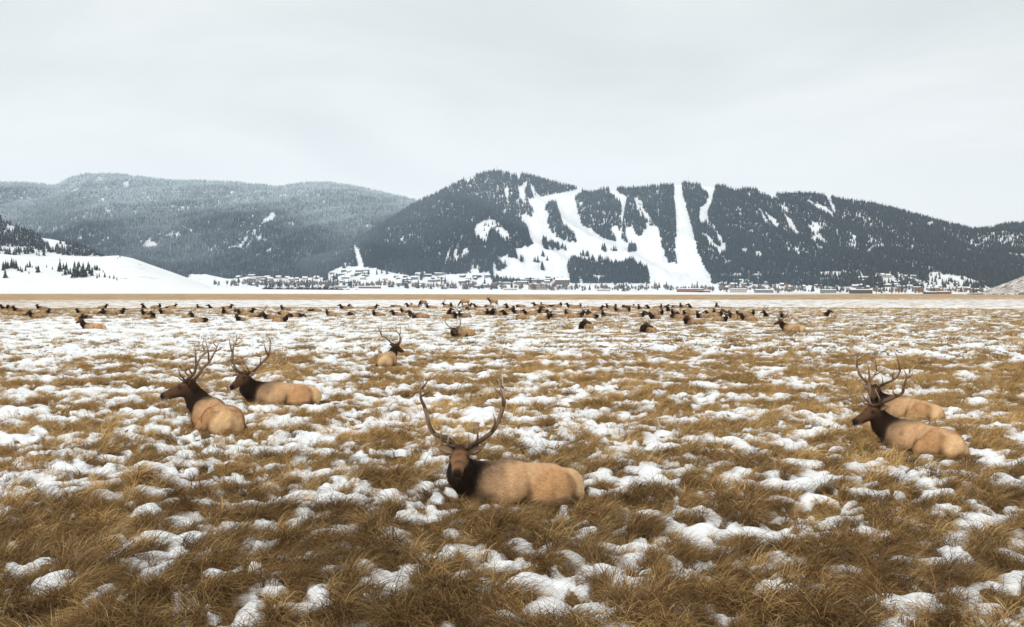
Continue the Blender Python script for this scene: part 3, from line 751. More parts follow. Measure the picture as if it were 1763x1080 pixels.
def elk_bedded(psi, raise_, theta, curl=False):
    P = []
    rc = lambda a, ra, b, rb, c: P.append(('rc', V3(*a), ra, V3(*b), rb, c))
    el = lambda c, r, col, yaw=0: P.append(('el', V3(*c), V3(*r), yaw, col))
    rc((.42, 0, .28), .235, (.14, 0, .28), .265, TAN); rc((.14, 0, .28), .265, (-.20, 0, .27), .215, TAN); rc((-.20, 0, .27), .215, (-.60, 0, .26), .20, TAN)
    el((-.74, 0, .24), (.16, .19, .21), RUMP); el((-.72, .17, .16), (.17, .12, .16), RUMP); el((-.72, -.17, .16), (.17, .12, .16), RUMP)
    rc((.42, 0, .50), .09, (.14, 0, .52), .085, SHO); rc((.14, 0, .49), .08, (-.5, 0, .45), .075, TAN)
    rc((-.87, 0, .30), .035, (-.90, 0, .20), .022, RUMP)
    for s in (-1, 1):
        el((.40, .19 * s, .27), (.21, .115, .24), (.50, .32, .185))
        el((.18, .24 * s, .22), (.20, .09, .17), TAN)
        el((-.42, .13 * s, .44), (.11, .06, .06), TAN); el((.34, .15 * s, .43), (.12, .06, .10), (.45, .29, .17))
        el((-.47, .225 * s, .25), (.27, .155, .235), TAN2, -.14 * s)
        el((-.24, .32 * s, .15), (.16, .10, .145), TAN2, -.35 * s)
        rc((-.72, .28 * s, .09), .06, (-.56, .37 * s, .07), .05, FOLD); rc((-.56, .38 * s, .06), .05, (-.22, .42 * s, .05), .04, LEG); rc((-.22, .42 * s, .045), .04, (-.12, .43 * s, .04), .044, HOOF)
        rc((.50, .19 * s, .18), .11, (.68, .16 * s, .10), .072, LEG); rc((.70, .15 * s, .08), .058, (.38, .20 * s, .05), .04, LEG); rc((.38, .20 * s, .045), .04, (.30, .21 * s, .04), .04, HOOF)
    el((.61, 0, .25), (.20, .20, .26), MANE)
    b0 = V3(.60, 0, .37)
    if curl:
        pn = 1.35 * np.sign(psi) if psi else 1.35
        m = b0 + V3(.14, .20 * np.sign(pn), .02); p = b0 + V3(-.02, .44 * np.sign(pn), -.06)
    else:
        pn = 0.62 * psi
        ln = 0.56
        m = b0 + .5 * ln * V3(math.cos(raise_ - .3) * math.cos(.5 * pn), math.cos(raise_ - .3) * math.sin(.5 * pn), math.sin(raise_ - .3))
        p = b0 + ln * V3(math.cos(raise_) * math.cos(pn), math.cos(raise_) * math.sin(pn), math.sin(raise_))
    fw = V3(math.cos(psi), math.sin(psi), 0)
    P.append(('rc', b0 + V3(-.05, 0, .02), .21, m, .155, MANE)); P.append(('rc', m, .155, p, .10, MANE))
    P.append(('rc', b0 + V3(.08, 0, -.14) + fw * .06, .175, m + fw * .08 - V3(0, 0, .06), .15, MANE)); P.append(('rc', m + fw * .08 - V3(0, 0, .06), .145, p + fw * .10 - V3(0, 0, .11), .085, MANE))
    return P, p
def elk_stand(psi, raise_, theta, walk=0.0):
    P = []
    rc = lambda a, ra, b, rb, c: P.append(('rc', V3(*a), ra, V3(*b), rb, c))
    el = lambda c, r, col, yaw=0: P.append(('el', V3(*c), V3(*r), yaw, col))
    rc((.42, 0, 1.02), .28, (0, 0, 1.02), .285, TAN); rc((0, 0, 1.02), .285, (-.42, 0, 1.06), .25, TAN); rc((-.42, 0, 1.06), .25, (-.68, 0, 1.08), .21, TAN)
    el((-.82, 0, 1.06), (.12, .18, .22), RUMP); rc((.42, 0, 1.26), .09, (.1, 0, 1.27), .08, SHO)
    for s in (-1, 1):
        w = walk * s
        el((.44, .15 * s, .98), (.19, .11, .28), SHO); el((-.60, .14 * s, .98), (.23, .12, .27), TAN2)
        rc((.44, .15 * s, .80), .10, (.46 + w, .14 * s, .50), .058, LEG); rc((.46 + w, .14 * s, .50), .055, (.45 + 1.5 * w, .14 * s, .12), .036, LEG); rc((.45 + 1.5 * w, .14 * s, .10), .04, (.48 + 1.5 * w, .14 * s, .03), .05, HOOF)
        rc((-.56, .15 * s, .82), .13, (-.78 - w, .15 * s, .52), .055, LEG); rc((-.78 - w, .15 * s, .52), .052, (-.74 - 1.4 * w, .15 * s, .12), .036, LEG); rc((-.74 - 1.4 * w, .15 * s, .10), .04, (-.70 - 1.4 * w, .15 * s, .03), .05, HOOF)
    b0 = V3(.62, 0, 1.08); pn = .62 * psi; ln = .62
    m = b0 + .5 * ln * V3(math.cos(raise_) * math.cos(.5 * pn), math.cos(raise_) * math.sin(.5 * pn), math.sin(raise_))
    p = b0 + ln * V3(math.cos(raise_) * math.cos(pn), math.cos(raise_) * math.sin(pn), math.sin(raise_))
    P.append(('rc', b0 + V3(-.06, 0, 0), .22, m, .155, MANE)); P.append(('rc', m, .155, p, .10, MANE))
    return P, p
def field(P, pts, k=0.036):
    acc = np.zeros(len(pts)); acch = np.zeros(len(pts)); kh = 0.016; colr = np.zeros((len(pts), 3)); wsum = np.zeros(len(pts))
    for q in P:
        if q[0] == 'rc':
            a, ra, b_, rb, c = q[1:6]
            ba = b_ - a; L2 = max(ba @ ba, 1e-9)
            t_ = np.clip((pts - a) @ ba / L2, 0, 1)
            dd = np.linalg.norm(pts - a - t_[:, None] * ba, axis=1) - (ra + (rb - ra) * t_)
        else:
            _, ce, r, yaw, c = q
            l = pts - ce; cy, sy_ = math.cos(yaw), math.sin(yaw)
            l = np.stack([l[:, 0] * cy + l[:, 1] * sy_, -l[:, 0] * sy_ + l[:, 1] * cy, l[:, 2]], -1)
            k0 = np.linalg.norm(l / r, axis=1); k1 = np.linalg.norm(l / r ** 2, axis=1)
            dd = k0 * (k0 - 1) / np.maximum(k1, 1e-6)
        if q[-1] == 'h' and q[0] == 'rc': acch += np.exp(-np.clip(dd, -0.5, 1.0) / kh)
        else: acc += np.exp(-np.clip(dd, -0.5, 1.2) / k)
        w = np.exp(-np.clip(dd, -.5, 1.2) / 0.02)
        colr += w[:, None] * np.array(c); wsum += w
    db = -k * np.log(np.maximum(acc, 1e-30)); dh = -kh * np.log(np.maximum(acch, 1e-36))
    dj = -0.02 * np.log(np.exp(-np.clip(db, -.5, 1.2) / .02) + np.exp(-np.clip(dh, -.5, 1.2) / .02))
    return dj, colr / np.maximum(wsum, 1e-30)[:, None]
def surface_nets(P, h):
    lo = np.array([9., 9, 9]); hi = -lo
    for q in P:
        if q[0] == 'rc':
            for c, r in ((q[1], q[2]), (q[3], q[4])): lo = np.minimum(lo, c - r); hi = np.maximum(hi, c + r)
        else: lo = np.minimum(lo, q[1] - q[2].max()); hi = np.maximum(hi, q[1] + q[2].max())
    lo = lo - .09; hi = hi + .09
    n = np.ceil((hi - lo) / h).astype(int) + 1
    gx_, gy_, gz_ = [lo[i] + h * np.arange(n[i]) for i in range(3)]
    G = np.stack(np.meshgrid(gx_, gy_, gz_, indexing='ij'), -1).reshape(-1, 3)
    F, _ = field(P, G); F = F.reshape(n)
    c0 = [(0, 0, 0), (1, 0, 0), (0, 1, 0), (1, 1, 0), (0, 0, 1), (1, 0, 1), (0, 1, 1), (1, 1, 1)]
    sl = lambda o: F[o[0]:n[0] - 1 + o[0], o[1]:n[1] - 1 + o[1], o[2]:n[2] - 1 + o[2]]
    C = np.stack([sl(o) for o in c0], -1); ins = C < 0
    act = ins.any(-1) & ~ins.all(-1)
    ids = np.full(act.shape, -1); cells = np.argwhere(act); ids[act] = np.arange(len(cells))
    val = C[act]; s_ = np.zeros((len(cells), 3)); cnt = np.zeros(len(cells))
    for i in range(8):
        for j in range(i + 1, 8):
            if sum(abs(a - b_) for a, b_ in zip(c0[i], c0[j])) != 1: continue
            x = (val[:, i] < 0) != (val[:, j] < 0)
            t_ = np.where(x, val[:, i] / np.where(x, val[:, i] - val[:, j], 1), 0)
            s_ += x[:, None] * (np.array(c0[i]) + t_[:, None] * (np.array(c0[j]) - np.array(c0[i]))); cnt += x
    v = lo + h * (cells + s_ / cnt[:, None])
    quads = []
    S = F < 0
    for ax in range(3):
        b1, b2 = (ax + 1) % 3, (ax + 2) % 3
        a = [slice(1, -1)] * 3; a[ax] = slice(0, -1); bb = [slice(1, -1)] * 3; bb[ax] = slice(1, None)
        ch = S[tuple(a)] != S[tuple(bb)]
        e = np.argwhere(ch); off = np.array([1, 1, 1]); off[ax] = 0; e = e + off
        s1 = S[tuple(e.T)]
        d1 = np.zeros(3, int); d1[b1] = 1; d2 = np.zeros(3, int); d2[b2] = 1
        q = np.stack([ids[tuple((e - d1 - d2).T)], ids[tuple((e - d2).T)], ids[tuple(e.T)], ids[tuple((e - d1).T)]], -1)
        q[~s1] = q[~s1][:, ::-1]
        quads.append(q)
    return v, np.concatenate(quads)

M_fur, t, b = mat('elk_coat')
a_ = attr(t, 'Col'); tcn = N(t, 'ShaderNodeTexCoord')
mp = N(t, 'ShaderNodeMapping'); mp.inputs['Scale'].default_value = (18, 60, 60); t.links.new(tcn.outputs['Object'], mp.inputs[0])
nf = noise(t, 1.0, 5, 0.65, mp.outputs[0], 0.6)
rr = ramp(t, nf.outputs[0], [(0.25, (0.72, 0.70, 0.68)), (0.75, (1.15, 1.15, 1.15))])
t.links.new(mul(t, a_.outputs['Color'], rr.outputs[0]), b.inputs['Base Color'])
bump(t, b, nf.outputs[0], 0.6, 0.02)
M_strand = leafy('elk_hair', 0.1, False)
M_antler, t, b = mat('antler')
a_ = attr(t, 'Col'); nf = noise(t, 40, 4, 0.6, coords(t))
rr = ramp(t, nf.outputs[0], [(0.3, (0.7, 0.7, 0.7)), (0.7, (1.2, 1.2, 1.2))])
t.links.new(mul(t, a_.outputs['Color'], rr.outputs[0]), b.inputs['Base Color']); b.inputs['Roughness'].default_value = 0.55
bump(t, b, nf.outputs[0], 0.4, 0.01)
M_eye, t, b = mat('elk_eye')
nf = noise(t, 30, 2, 0.5, coords(t)); rr = ramp(t, nf.outputs[0], [(0.3, (0.006, 0.004, 0.003)), (0.7, (0.014, 0.009, 0.006))])
t.links.new(rr.outputs[0], b.inputs['Base Color']); b.inputs['Roughness'].default_value = 0.12; b.inputs['Specular IOR Level'].default_value = 0.5

def antler_mesh(side, size, seed, psi, pitchback=0.0, lod=1):
    """one antler, built in the head's level frame (x forward, y left, z up), then turned to the head's heading"""
    rg = np.random.default_rng(seed); g = Geo()
    j = lambda p, a=.03: tuple(np.array(p) * np.array([1, side, 1]) * size + rg.normal(0, a * size, 3))
    beam = [(0, .05 * side, 0), j((-.06, .22, .09)), j((-.15, .41, .25)), j((-.22, .53, .47)), j((-.27, .54, .68)), j((-.36, .49, .92))]
    beam[0] = (0, .05 * side, -.02)
    dk, md, lt = (0.085, 0.05, 0.03), (0.22, 0.14, 0.085), (0.62, 0.50, 0.38)
    s2 = 6 if lod else 5
    tube(g, beam, [.038 * size, .033 * size, .031 * size, .029 * size, .019 * size, .006 * size], 18 if lod else 10, s2, 0, [dk, dk, md, md, (.36, .25, .165), lt])
    bb = spline(beam, 60)
    def tine(at, tip, mid, r):
        a = bb[int(at * 59)]
        tip = np.array(j(tip, .025)); mid = np.array(j(mid, .015))
        tube(g, [a, mid, tip], [r * 1.35 * size, r * 1.0 * size, .005 * size], 8 if lod else 5, s2 - 1, 0, [dk, md, lt])
    tine(.04, (.28, .12, .16), (.16, .12, .02), .017)
    tine(.13, (.25, .22, .30), (.12, .22, .12), .017)
    tine(.36, (.02, .44, .46), (-.06, .44, .32), .016)
    tine(.60, (-.02, .50, .90), (-.14, .54, .66), .018)
    tine(.78, (-.44, .36, .84), (-.36, .46, .74), .012)
    tine(.88, (-.20, .42, 1.0), (-.26, .48, .88), .010)
    v, fs, fm, c = g.arrays()
    cb, sb_ = math.cos(pitchback), math.sin(pitchback)
    v = np.stack([v[:, 0] * cb - v[:, 2] * sb_, v[:, 1], v[:, 0] * sb_ + v[:, 2] * cb], -1)
    cp_, sp_ = math.cos(psi), math.sin(psi)
    v = np.stack([v[:, 0] * cp_ - v[:, 1] * sp_, v[:, 0] * sp_ + v[:, 1] * cp_, v[:, 2]], -1)
    return mesh_np('antler', v, fs, [M_antler], True, fm, {'Col': ('FLOAT_COLOR', 'POINT', c)})
def ear_mesh(hf, hl, hu, side):
    g = Geo(); n = 7
    ax = hl * side * .95 + hu * .16 - hf * .28; ax /= np.linalg.norm(ax)
    wv = np.cross(ax, hf + hu * .4); wv /= np.linalg.norm(wv); nv = np.cross(ax, wv)
    if nv @ hf < 0: nv = -nv
    vs = []; cs = []
    prof = [.030, .050, .062, .062, .050, .029, .004]
    for i in range(n):
        c = ax * (.245 * i / (n - 1)); w = prof[i]
        for k, q in enumerate((-1, -.5, 0, .5, 1)):
            vs.append(c + wv * w * q - nv * (.030 * (1 - q * q)) * (1 - i / n)); cs.append((.36, .24, .15) if abs(q) < .7 else (.07, .04, .025))
        for q in (1, .5, 0, -.5, -1):
            vs.append(c + wv * w * q * 1.06 - nv * (.012 + .030 * (1 - q * q)) * (1 - .8 * i / n)); cs.append((.10, .055, .032))
    idx = np.arange(n * 10).reshape(n, 10); jx = np.roll(idx, -1, 1)
    g.add(np.array(vs), [np.stack([idx[:-1], jx[:-1], jx[1:], idx[1:]], -1).reshape(-1, 4)], 0, np.array(cs))
    return g.mesh('ear', [M_fur])
def ball(name, r, m, sx_=1.0):
    g = Geo(); a = np.linspace(0, 2 * np.pi, 10, endpoint=False); rows = []
    for e in np.linspace(-1.5, 1.5, 7): rows.append(np.stack([r * np.cos(e) * np.cos(a), r * np.cos(e) * np.sin(a), np.full(10, r * np.sin(e))], -1))
    v = np.concatenate(rows); idx = np.arange(70).reshape(7, 10); jx = np.roll(idx, -1, 1)
    g.add(v, [np.stack([idx[:-1], jx[:-1], jx[1:], idx[1:]], -1).reshape(-1, 4)])
    return g.mesh(name, [m])
EYE = ball('eye', .027, M_eye)

def coat_detail(v, col, psi, p, seed, spots):
    """coat mottling (darker spine stripe on the shoulder, ragged winter patches, reddish crown) plus painted crease and belly shade"""
    n3 = perlin(v[:, 0] * 9, v[:, 1] * 9 + v[:, 2] * 7, seed) + 0.6 * perlin(v[:, 0] * 23, v[:, 2] * 23 + v[:, 1] * 15, seed + 1)
    c = col * (1 + 0.15 * n3 + 0.10 * perlin(v[:, 0] * 3.1, v[:, 2] * 3.5 + v[:, 1] * 2, seed + 4))[:, None]
    lum = col.sum(1)
    patch = (sstep(0.35, 0.8, perlin(v[:, 0] * 5 + 3, v[:, 2] * 6 + v[:, 1] * 4, seed + 2)) * (lum > 0.4) * sstep(.0, .3, v[:, 0]))[:, None]
    c = c * (1 - 0.45 * patch)
    for ce, r, sc_, st_ in spots:
        w = st_ * np.exp(-(((v - ce) / r) ** 2).sum(1) * 1.2)[:, None]
        c = c * (1 - w) + np.array(sc_) * w
    return np.clip(c, 0, 1)
def make_elk_meshes(prims, p, psi, theta, h, antler, seed, fur, lod, pitchback=0.0, bedded=True, bright=False, tone=1.0):
    hd = list(prims)
    fc = (0.27, 0.145, 0.075) if bright else FACE
    hf, hl, hu = elk_head(p, psi, theta, hd, fc)
    v, q = surface_nets(hd, h)
    _, col = field(hd, v)
    sp = []
    DK = (.035, .02, .012)
    for s in (-1, 1):
        if bedded:
            sp += [(V3(-.09, .30 * s, .18), V3(.055, .14, .22), FOLD, .85), (V3(-.64, .22 * s, .36), V3(.045, .12, .12), FOLD, .55), (V3(.24, .27 * s, .17), V3(.04, .1, .16), SHO, .55), (V3(-.70, .32 * s, .12), V3(.05, .10, .15), DK, .9), (V3(.42, .16 * s, .50), V3(.15, .16, .09), SHO, .75), (V3(-.05, .27 * s, .05), V3(.25, .1, .07), FOLD, .7)]  # flank FOLD band paints crease shade, lowest FOLD spot paints belly shadow
        sp += [(p + hf * .16 + hl * .10 * s + hu * .045, V3(.06, .06, .055), DK, .95), (p + hf * .27 + hl * .07 * s - hu * .02, V3(.09, .09, .07), (.34, .19, .10) if bright else (.17, .095, .052), .7), (p + hf * .10 + hl * .09 * s + hu * .075, V3(.04, .04, .03), (.30, .17, .09), .6),
               (p + hf * .505 + hl * .025 * s + hu * .015, V3(.065, .065, .05), NOSE, 1.0)]
    sp += [(p + hf * .33 + hu * .075, V3(.10, .05, .06), (.06, .032, .02), .8), (p + hf * .20 + hu * .095, V3(.06, .045, .05), (.10, .04, .024), .7), (p + hf * .06 + hu * .10, V3(.07, .09, .06), (.075, .03, .02), .8), (p + hf * .45 - hu * .075, V3(.07, .07, .035), (.55, .40, .27), 1.0)]
    col = coat_detail(v, col, psi, p, seed, sp) * tone
    parts = []
    body = mesh_np('body', v, [q], [M_fur], True, None, {'Col': ('FLOAT_COLOR', 'POINT', np.c_[col, np.ones(len(v))])})
    parts.append(('body', body, (0, 0, 0)))
    if fur:
        rg = np.random.default_rng(seed + 50)
        vn = np.zeros_like(v); tri = np.cross(v[q[:, 1]] - v[q[:, 0]], v[q[:, 3]] - v[q[:, 0]])
        for k in range(4): np.add.at(vn, q[:, k], tri)
        vn /= np.maximum(np.linalg.norm(vn, axis=1), 1e-9)[:, None]
        i = rg.integers(0, len(v), fur); b_ = v[i] + rg.normal(0, h * .5, (fur, 3)); nn = vn[i]
        on, _ = field(hd, b_); b_ = b_ - nn * on[:, None]
        flow = np.tile(V3(-1, 0, -.55), (fur, 1)) + rg.normal(0, .25, (fur, 3))
        dark = col[i].sum(1) < .12
        flow[dark] = V3(0, 0, -1) + rg.normal(0, .22, (dark.sum(), 3))
        flow = flow - (flow * nn).sum(1)[:, None] * nn; flow /= np.maximum(np.linalg.norm(flow, axis=1), 1e-6)[:, None]
        hd_d = np.linalg.norm(b_ - (p + hf * .22), axis=1)
        L = np.where(dark, .075, .042) * rg.uniform(.5, 1.3, fur) * np.where(hd_d < .30, .30, 1)
        dirv = flow + nn * rg.uniform(.12, .40, fur)[:, None]; dirv /= np.linalg.norm(dirv, axis=1)[:, None]
        sd_ = np.cross(dirv, nn); sd_ /= np.maximum(np.linalg.norm(sd_, axis=1), 1e-6)[:, None]
        wv = rg.uniform(.003, .006, fur)[:, None]
        sv = np.stack([b_ - sd_ * wv - nn * .004, b_ + sd_ * wv - nn * .004, b_ + dirv * L[:, None]], 1).reshape(-1, 3)
        sc_ = np.clip(col[i] * rg.uniform(.8, 1.22, fur)[:, None], 0, 1)
        me = mesh_np('hair', sv, [np.arange(fur * 3).reshape(-1, 3)], [M_strand], True, None, {'Col': ('FLOAT_COLOR', 'POINT', np.repeat(np.c_[sc_, np.ones(fur)], 3, 0))})
        parts.append(('hair', me, (0, 0, 0)))
    if antler:
        for s in (-1, 1):
            parts.append(('antler', antler_mesh(s, antler, seed * 7 + s, psi, pitchback, lod), tuple(p + hf * .03 + hu * .085)))
    for s in (-1, 1):
        parts.append(('ear', ear_mesh(hf / HS, hl / HS, hu / HS, s), tuple(p + hf * .02 + hl * .075 * s + hu * .03)))
        if fur:
            ts = np.linspace(.04, .18, 60); q_ = p + hf * .17 + hu * .035 + (hl / HS) * s * ts[:, None]
            fv, _ = field(hd, q_); tk = ts[int(np.argmax(fv > 0))] - .012
            parts.append(('eye', EYE, tuple(p + hf * .17 + hu * .035 + (hl / HS) * s * tk)))
    return parts
def put_elk(parts, x, y, heading, scale, label, group=None, zoff=0.0):
    z = float(ground_z(np.array([x]), np.array([y]))[0])
    e = empty('elk', (x, y, z + zoff), heading, label=label, category='elk')
    if group: e['group'] = group
    e.scale = (scale,) * 3
    for nm, me, loc in parts:
        o = obj(nm, me, e); o.location = loc
        if nm == 'hair': o['kind'] = 'stuff'
    return e
def wrap(a): return (a + math.pi) % (2 * math.pi) - math.pi
for i, (u, v, bh, hh, ra, th_, scl_, lab) in enumerate(NEAR):
    psi = wrap(R(hh - bh))
    P, p = elk_bedded(psi, R(ra), R(th_))
    close = ground_xy(u, v)[1] < 30
    parts = make_elk_meshes(P, p, psi, R(th_), .021 if close else .034, ANT[i], 11 + i, 26000 if close else 0, 1 if close else 0, R(8 if i in (0, 2, 6) else 14), True, i == 0, 1.0 if close else .8)
    x, y = ground_xy(u, v)
    put_elk(parts, x, y, R(bh), scl_, lab, 'bull elk resting nearest the viewer' if close else 'elk resting apart from the herd', -0.03)

# the distant herd: photo u, v of the neck base on the ground; side the trunk lies on; where the head faces; pose (u = head up, b = bull, c = curled, l = head low)
HERD = """6,533,B,L,u 15,533,B,R,u 28,537,B,C,u 16,543,R,L,c 58,548,R,C,u 50,544,L,L,c 69,534,B,C,u 81,541,L,R,u 138,541,B,C,u 140,553,L,R,u 149,549,B,C,l
180,532,L,R,u 175,542,L,C,u 184,543,R,L,l 208,542,L,R,u 248,532,B,C,u 273,532,L,C,u 292,531,R,L,l 300,530,L,R,u 250,544,B,C,u 263,549,L,L,b 281,541,R,C,u 330,549,L,L,b 350,556,L,R,c 342,532,B,C,u 363,533,R,L,u
394,533,L,R,u 386,541,B,C,u 415,544,R,C,u 431,542,L,R,u 407,538,R,L,c 412,554,B,C,b 461,552,R,L,b 488,555,L,R,u 448,546,L,R,c 483,543,R,L,c 500,547,L,L,l 512,547,L,R,l 488,535,R,C,u 540,537,R,L,l
591,533,R,L,u 600,532,B,R,u 567,545,R,C,u 602,544,L,R,l 644,533,L,R,u 680,530,R,L,l 647,545,R,C,u 681,545,R,L,u 695,539,R,C,u 710,547,B,L,u 718,549,R,C,l 705,531,R,L,u 711,530,R,C,u 738,532,R,C,u
768,529,R,L,b 775,530,L,C,u 808,529,L,R,u 820,531,B,L,u 805,535,R,L,c 773,542,B,R,u 782,550,L,L,u 794,548,R,C,b 838,530,R,R,l 873,532,B,L,u 836,544,L,C,u 844,544,B,R,u 853,544,R,C,u 870,544,B,L,u
881,538,L,C,u 888,541,B,L,u 893,550,R,L,c 892,530,R,L,c 923,530,R,L,u 928,532,L,R,l 934,529,R,C,u 953,530,R,L,l 964,529,L,L,u 981,531,R,L,u 997,531,L,C,u 908,543,R,L,u 925,541,L,R,u 939,541,L,R,c 942,551,L,C,u 952,548,R,C,b
975,543,B,C,u 997,549,L,R,b 1012,545,R,R,b 1024,550,L,R,c 1032,536,L,R,u 1039,547,R,C,u 1048,532,R,C,u 1059,531,L,C,u 1062,538,R,C,u 1081,538,L,L,u 1073,530,R,L,c 1083,532,R,L,l 1092,531,B,C,u 1100,533,B,C,u 1103,547,L,R,u 1116,533,B,L,u
1124,551,R,L,u 1137,544,B,C,u 1136,532,L,C,u 1146,531,L,R,u 1160,531,R,L,c 1150,537,B,L,u 1159,543,R,C,u 1161,551,R,L,c 1171,549,R,L,u 1181,544,R,C,u 1173,531,R,C,u 1188,532,B,L,u 1184,560,R,R,b 1203,550,R,C,u 1222,546,R,L,u 1229,542,B,C,u
1237,547,L,R,u 1246,555,L,C,b 1262,550,R,L,u 1271,546,R,C,u 1283,554,R,L,u 1293,545,L,C,u 1233,530,B,C,u 1318,547,R,L,b 1346,548,R,C,u"""
herd = []
for tok in HERD.split():
    a = tok.split(','); herd.append((float(a[0]), float(a[1]), a[2], a[3], a[4]))
PROT = {}
def herd_parts(rel, pose, var):
    key = (rel, pose, var)
    if key not in PROT:
        psi = R(rel); ra, thp = {'u': (62, 18), 'b': (54, 22), 'l': (10, 30), 'c': (0, 12)}[pose]
        ra += 7 * (var - 1); psi += 0.15 * (var - 1)
        P, p = elk_bedded(psi if pose != 'c' else R(150 if var else -150), R(ra), R(thp), pose == 'c')
        PROT[key] = make_elk_meshes(P, p, psi if pose != 'c' else R(150 if var else -150), R(thp), .046, .95 if pose == 'b' else 0, 70 + len(PROT), 0, 0, R(12), tone=.62)
    return PROT[key]
ZONES = [(-10, 200, 'below wooded hill'), (200, 380, 'below snowy hill'), (380, 560, 'below shrub line'), (560, 760, 'below mountain saddle'), (760, 880, 'below rounded summit'),
         (880, 960, 'below curved run'), (960, 1060, 'below notched ridge'), (1060, 1140, 'below fir grove'), (1140, 1215, 'below straight run'), (1215, 1400, 'right of straight run')]
ORD = ['leftmost', 'second', 'third', 'fourth', 'fifth', 'sixth', 'seventh', 'eighth', 'ninth', 'tenth', 'eleventh', 'twelfth']
def row_of(v): return 'back row' if v < 536 else ('middle row' if v < 545.5 else 'front row')
order = {}
for zi, (za, zb, _) in enumerate(ZONES):
    for rw in ('back row', 'middle row', 'front row'):
        mem = sorted([k for k, q in enumerate(herd) if za <= q[0] < zb and row_of(q[1]) == rw], key=lambda k: herd[k][0])
        for n_, k in enumerate(mem): order[k] = (n_, rw, zi, len(mem))
rg = np.random.default_rng(77)
for k, (u, v, side, face, pose) in enumerate(herd):
    bh = {'R': 196, 'L': -16, 'B': 268}[side] + rg.normal(0, 24)
    hh = {'L': 190, 'R': -10, 'C': 265}[face]
    rel = (hh - bh + 180) % 360 - 180
    relq = int(np.clip(round(rel / 30) * 30, -150, 150))
    if abs(relq) > 120: relq = int(math.copysign(120, relq))
    x, y = ground_xy(u, v)
    sc_ = rg.uniform(.72, .86)
    off = .50 * sc_
    x -= math.cos(R(bh)) * off; y -= math.sin(R(bh)) * off * 0.6
    n_, rw, zi, cnt = order[k]
    look = {'u': 'bedded elk, head raised', 'b': 'bedded antlered bull elk', 'l': 'bedded elk with lowered head', 'c': 'curled-up sleeping elk'}[pose]
    where = 'only one' if cnt == 1 else (ORD[n_] if n_ == 0 else ORD[n_] + ' from left')
    put_elk(herd_parts(relq, pose, int(rg.integers(0, 2))), x, y, R(bh), sc_, f'{look}, {where} in herd {rw} {ZONES[zi][2]}', 'elk of the distant resting herd', -0.03)
for (u, v, bh, psi, ra, th_, wk, an, lab) in [
        (728, 530, 232, 10, -52, 62, 0, 0, 'standing elk grazing head-down at the back of the herd, left of the pair'),
        (800, 529, 172, 0, -50, 60, .03, 0, 'standing pale elk grazing to the left behind the herd centre'),
        (849, 529, 205, 30, 50, 20, .10, .75, 'only standing antlered bull, walking left at the back of the herd')]:
    P, p = elk_stand(R(psi), R(ra), R(th_), wk)
    x, y = ground_xy(u, v)
    put_elk(make_elk_meshes(P, p, R(psi), R(th_), .042, an, 90, 0, 0, R(12), False, tone=.62), x, y, R(bh), .84, lab, 'elk standing in the distant herd')
print('scene: elk done')

# ------------------------------------------------------------------ conifers one can tell apart on the snowy hill
M_bark = flat_mat('bark', (0.07, 0.05, 0.04))
CON = []
for i in range(5):
    g = conifer(500 + i, 8, 7, (0.026, 0.036, 0.028), 0.06, 0.15 + 0.025 * (i % 3), False)
    tr = Geo(); tube(tr, [(0, 0, -0.06), (0, 0, 0.6)], [0.02, 0.008], 3, 6)
    CON.append((tr.mesh('trunk', [M_bark]), g.mesh('crown', [M_needle1], False)))
def put_tree(name, x, y, z, h, wfac, variant, label, group, lib):
    e = empty(name, (x, y, z - 0.2), rg.uniform(0, 6.28), label=label, category='tree', group=group)
    e.scale = (h * wfac, h * wfac, h)
    for nm, me in zip(('trunk', 'crown'), lib[variant % len(lib)]):
        obj(nm, me, e)
    return e
# photo zoom of the hill: x, foot y, height, all in zoom pixels (0.1481 photo px each)
HILLT = """40,715,125 70,700,110 95,690,95 140,690,130 165,680,110 190,700,120 62,800,110 215,720,60 240,725,75 260,735,60 300,720,80 320,680,60 350,680,90 380,680,30 340,750,35 420,700,50 435,740,85 450,735,90
545,680,40 612,705,45 680,720,70 700,730,150 740,705,90 760,770,130 775,710,105 800,760,70 820,760,95 725,775,35 835,800,50 868,800,205 870,690,95 905,780,170 920,680,85 945,770,110 965,795,170 970,700,90 1000,780,110 1030,690,90 1045,760,130
1070,775,120 1100,700,60 1120,715,75 1135,705,60 1130,805,60 1160,715,45 1155,790,60 1200,735,40 1220,795,70 1275,805,45 1325,810,55 1360,830,50 1370,580,20 1398,562,35 985,770,80 1020,720,80 1080,740,70 790,745,60"""
toks = [tuple(float(q) for q in t_.split(',')) for t_ in HILLT.split()]
srt = sorted(range(len(toks)), key=lambda k: toks[k][0])
def hill_t(u, v):
    tt = np.linspace(0, 1, 160); X, Y, Z = SNOWH.at(np.full(160, u), tt); _, pv = project(X, Y, Z)
    k = int(np.argmin(np.abs(pv - v))); return float(X[k]), float(Y[k]), float(Z[k])
SIZEW = lambda h: 'tall' if h > 16 else ('mid-sized' if h > 9 else 'small')
hz_zone = [(0, 33, 'at the left edge of the snowy hill'), (33, 70, 'in the loose left group on the snowy hill'), (70, 100, 'left of the main clump on the snowy hill'), (100, 128, 'starting the main clump on the snowy hill'),
           (128, 150, 'in the main clump on the snowy hill'), (150, 170, 'right half of the main clump on the hill'), (170, 215, 'trailing right down the snowy hill')]
cnt_z = {}
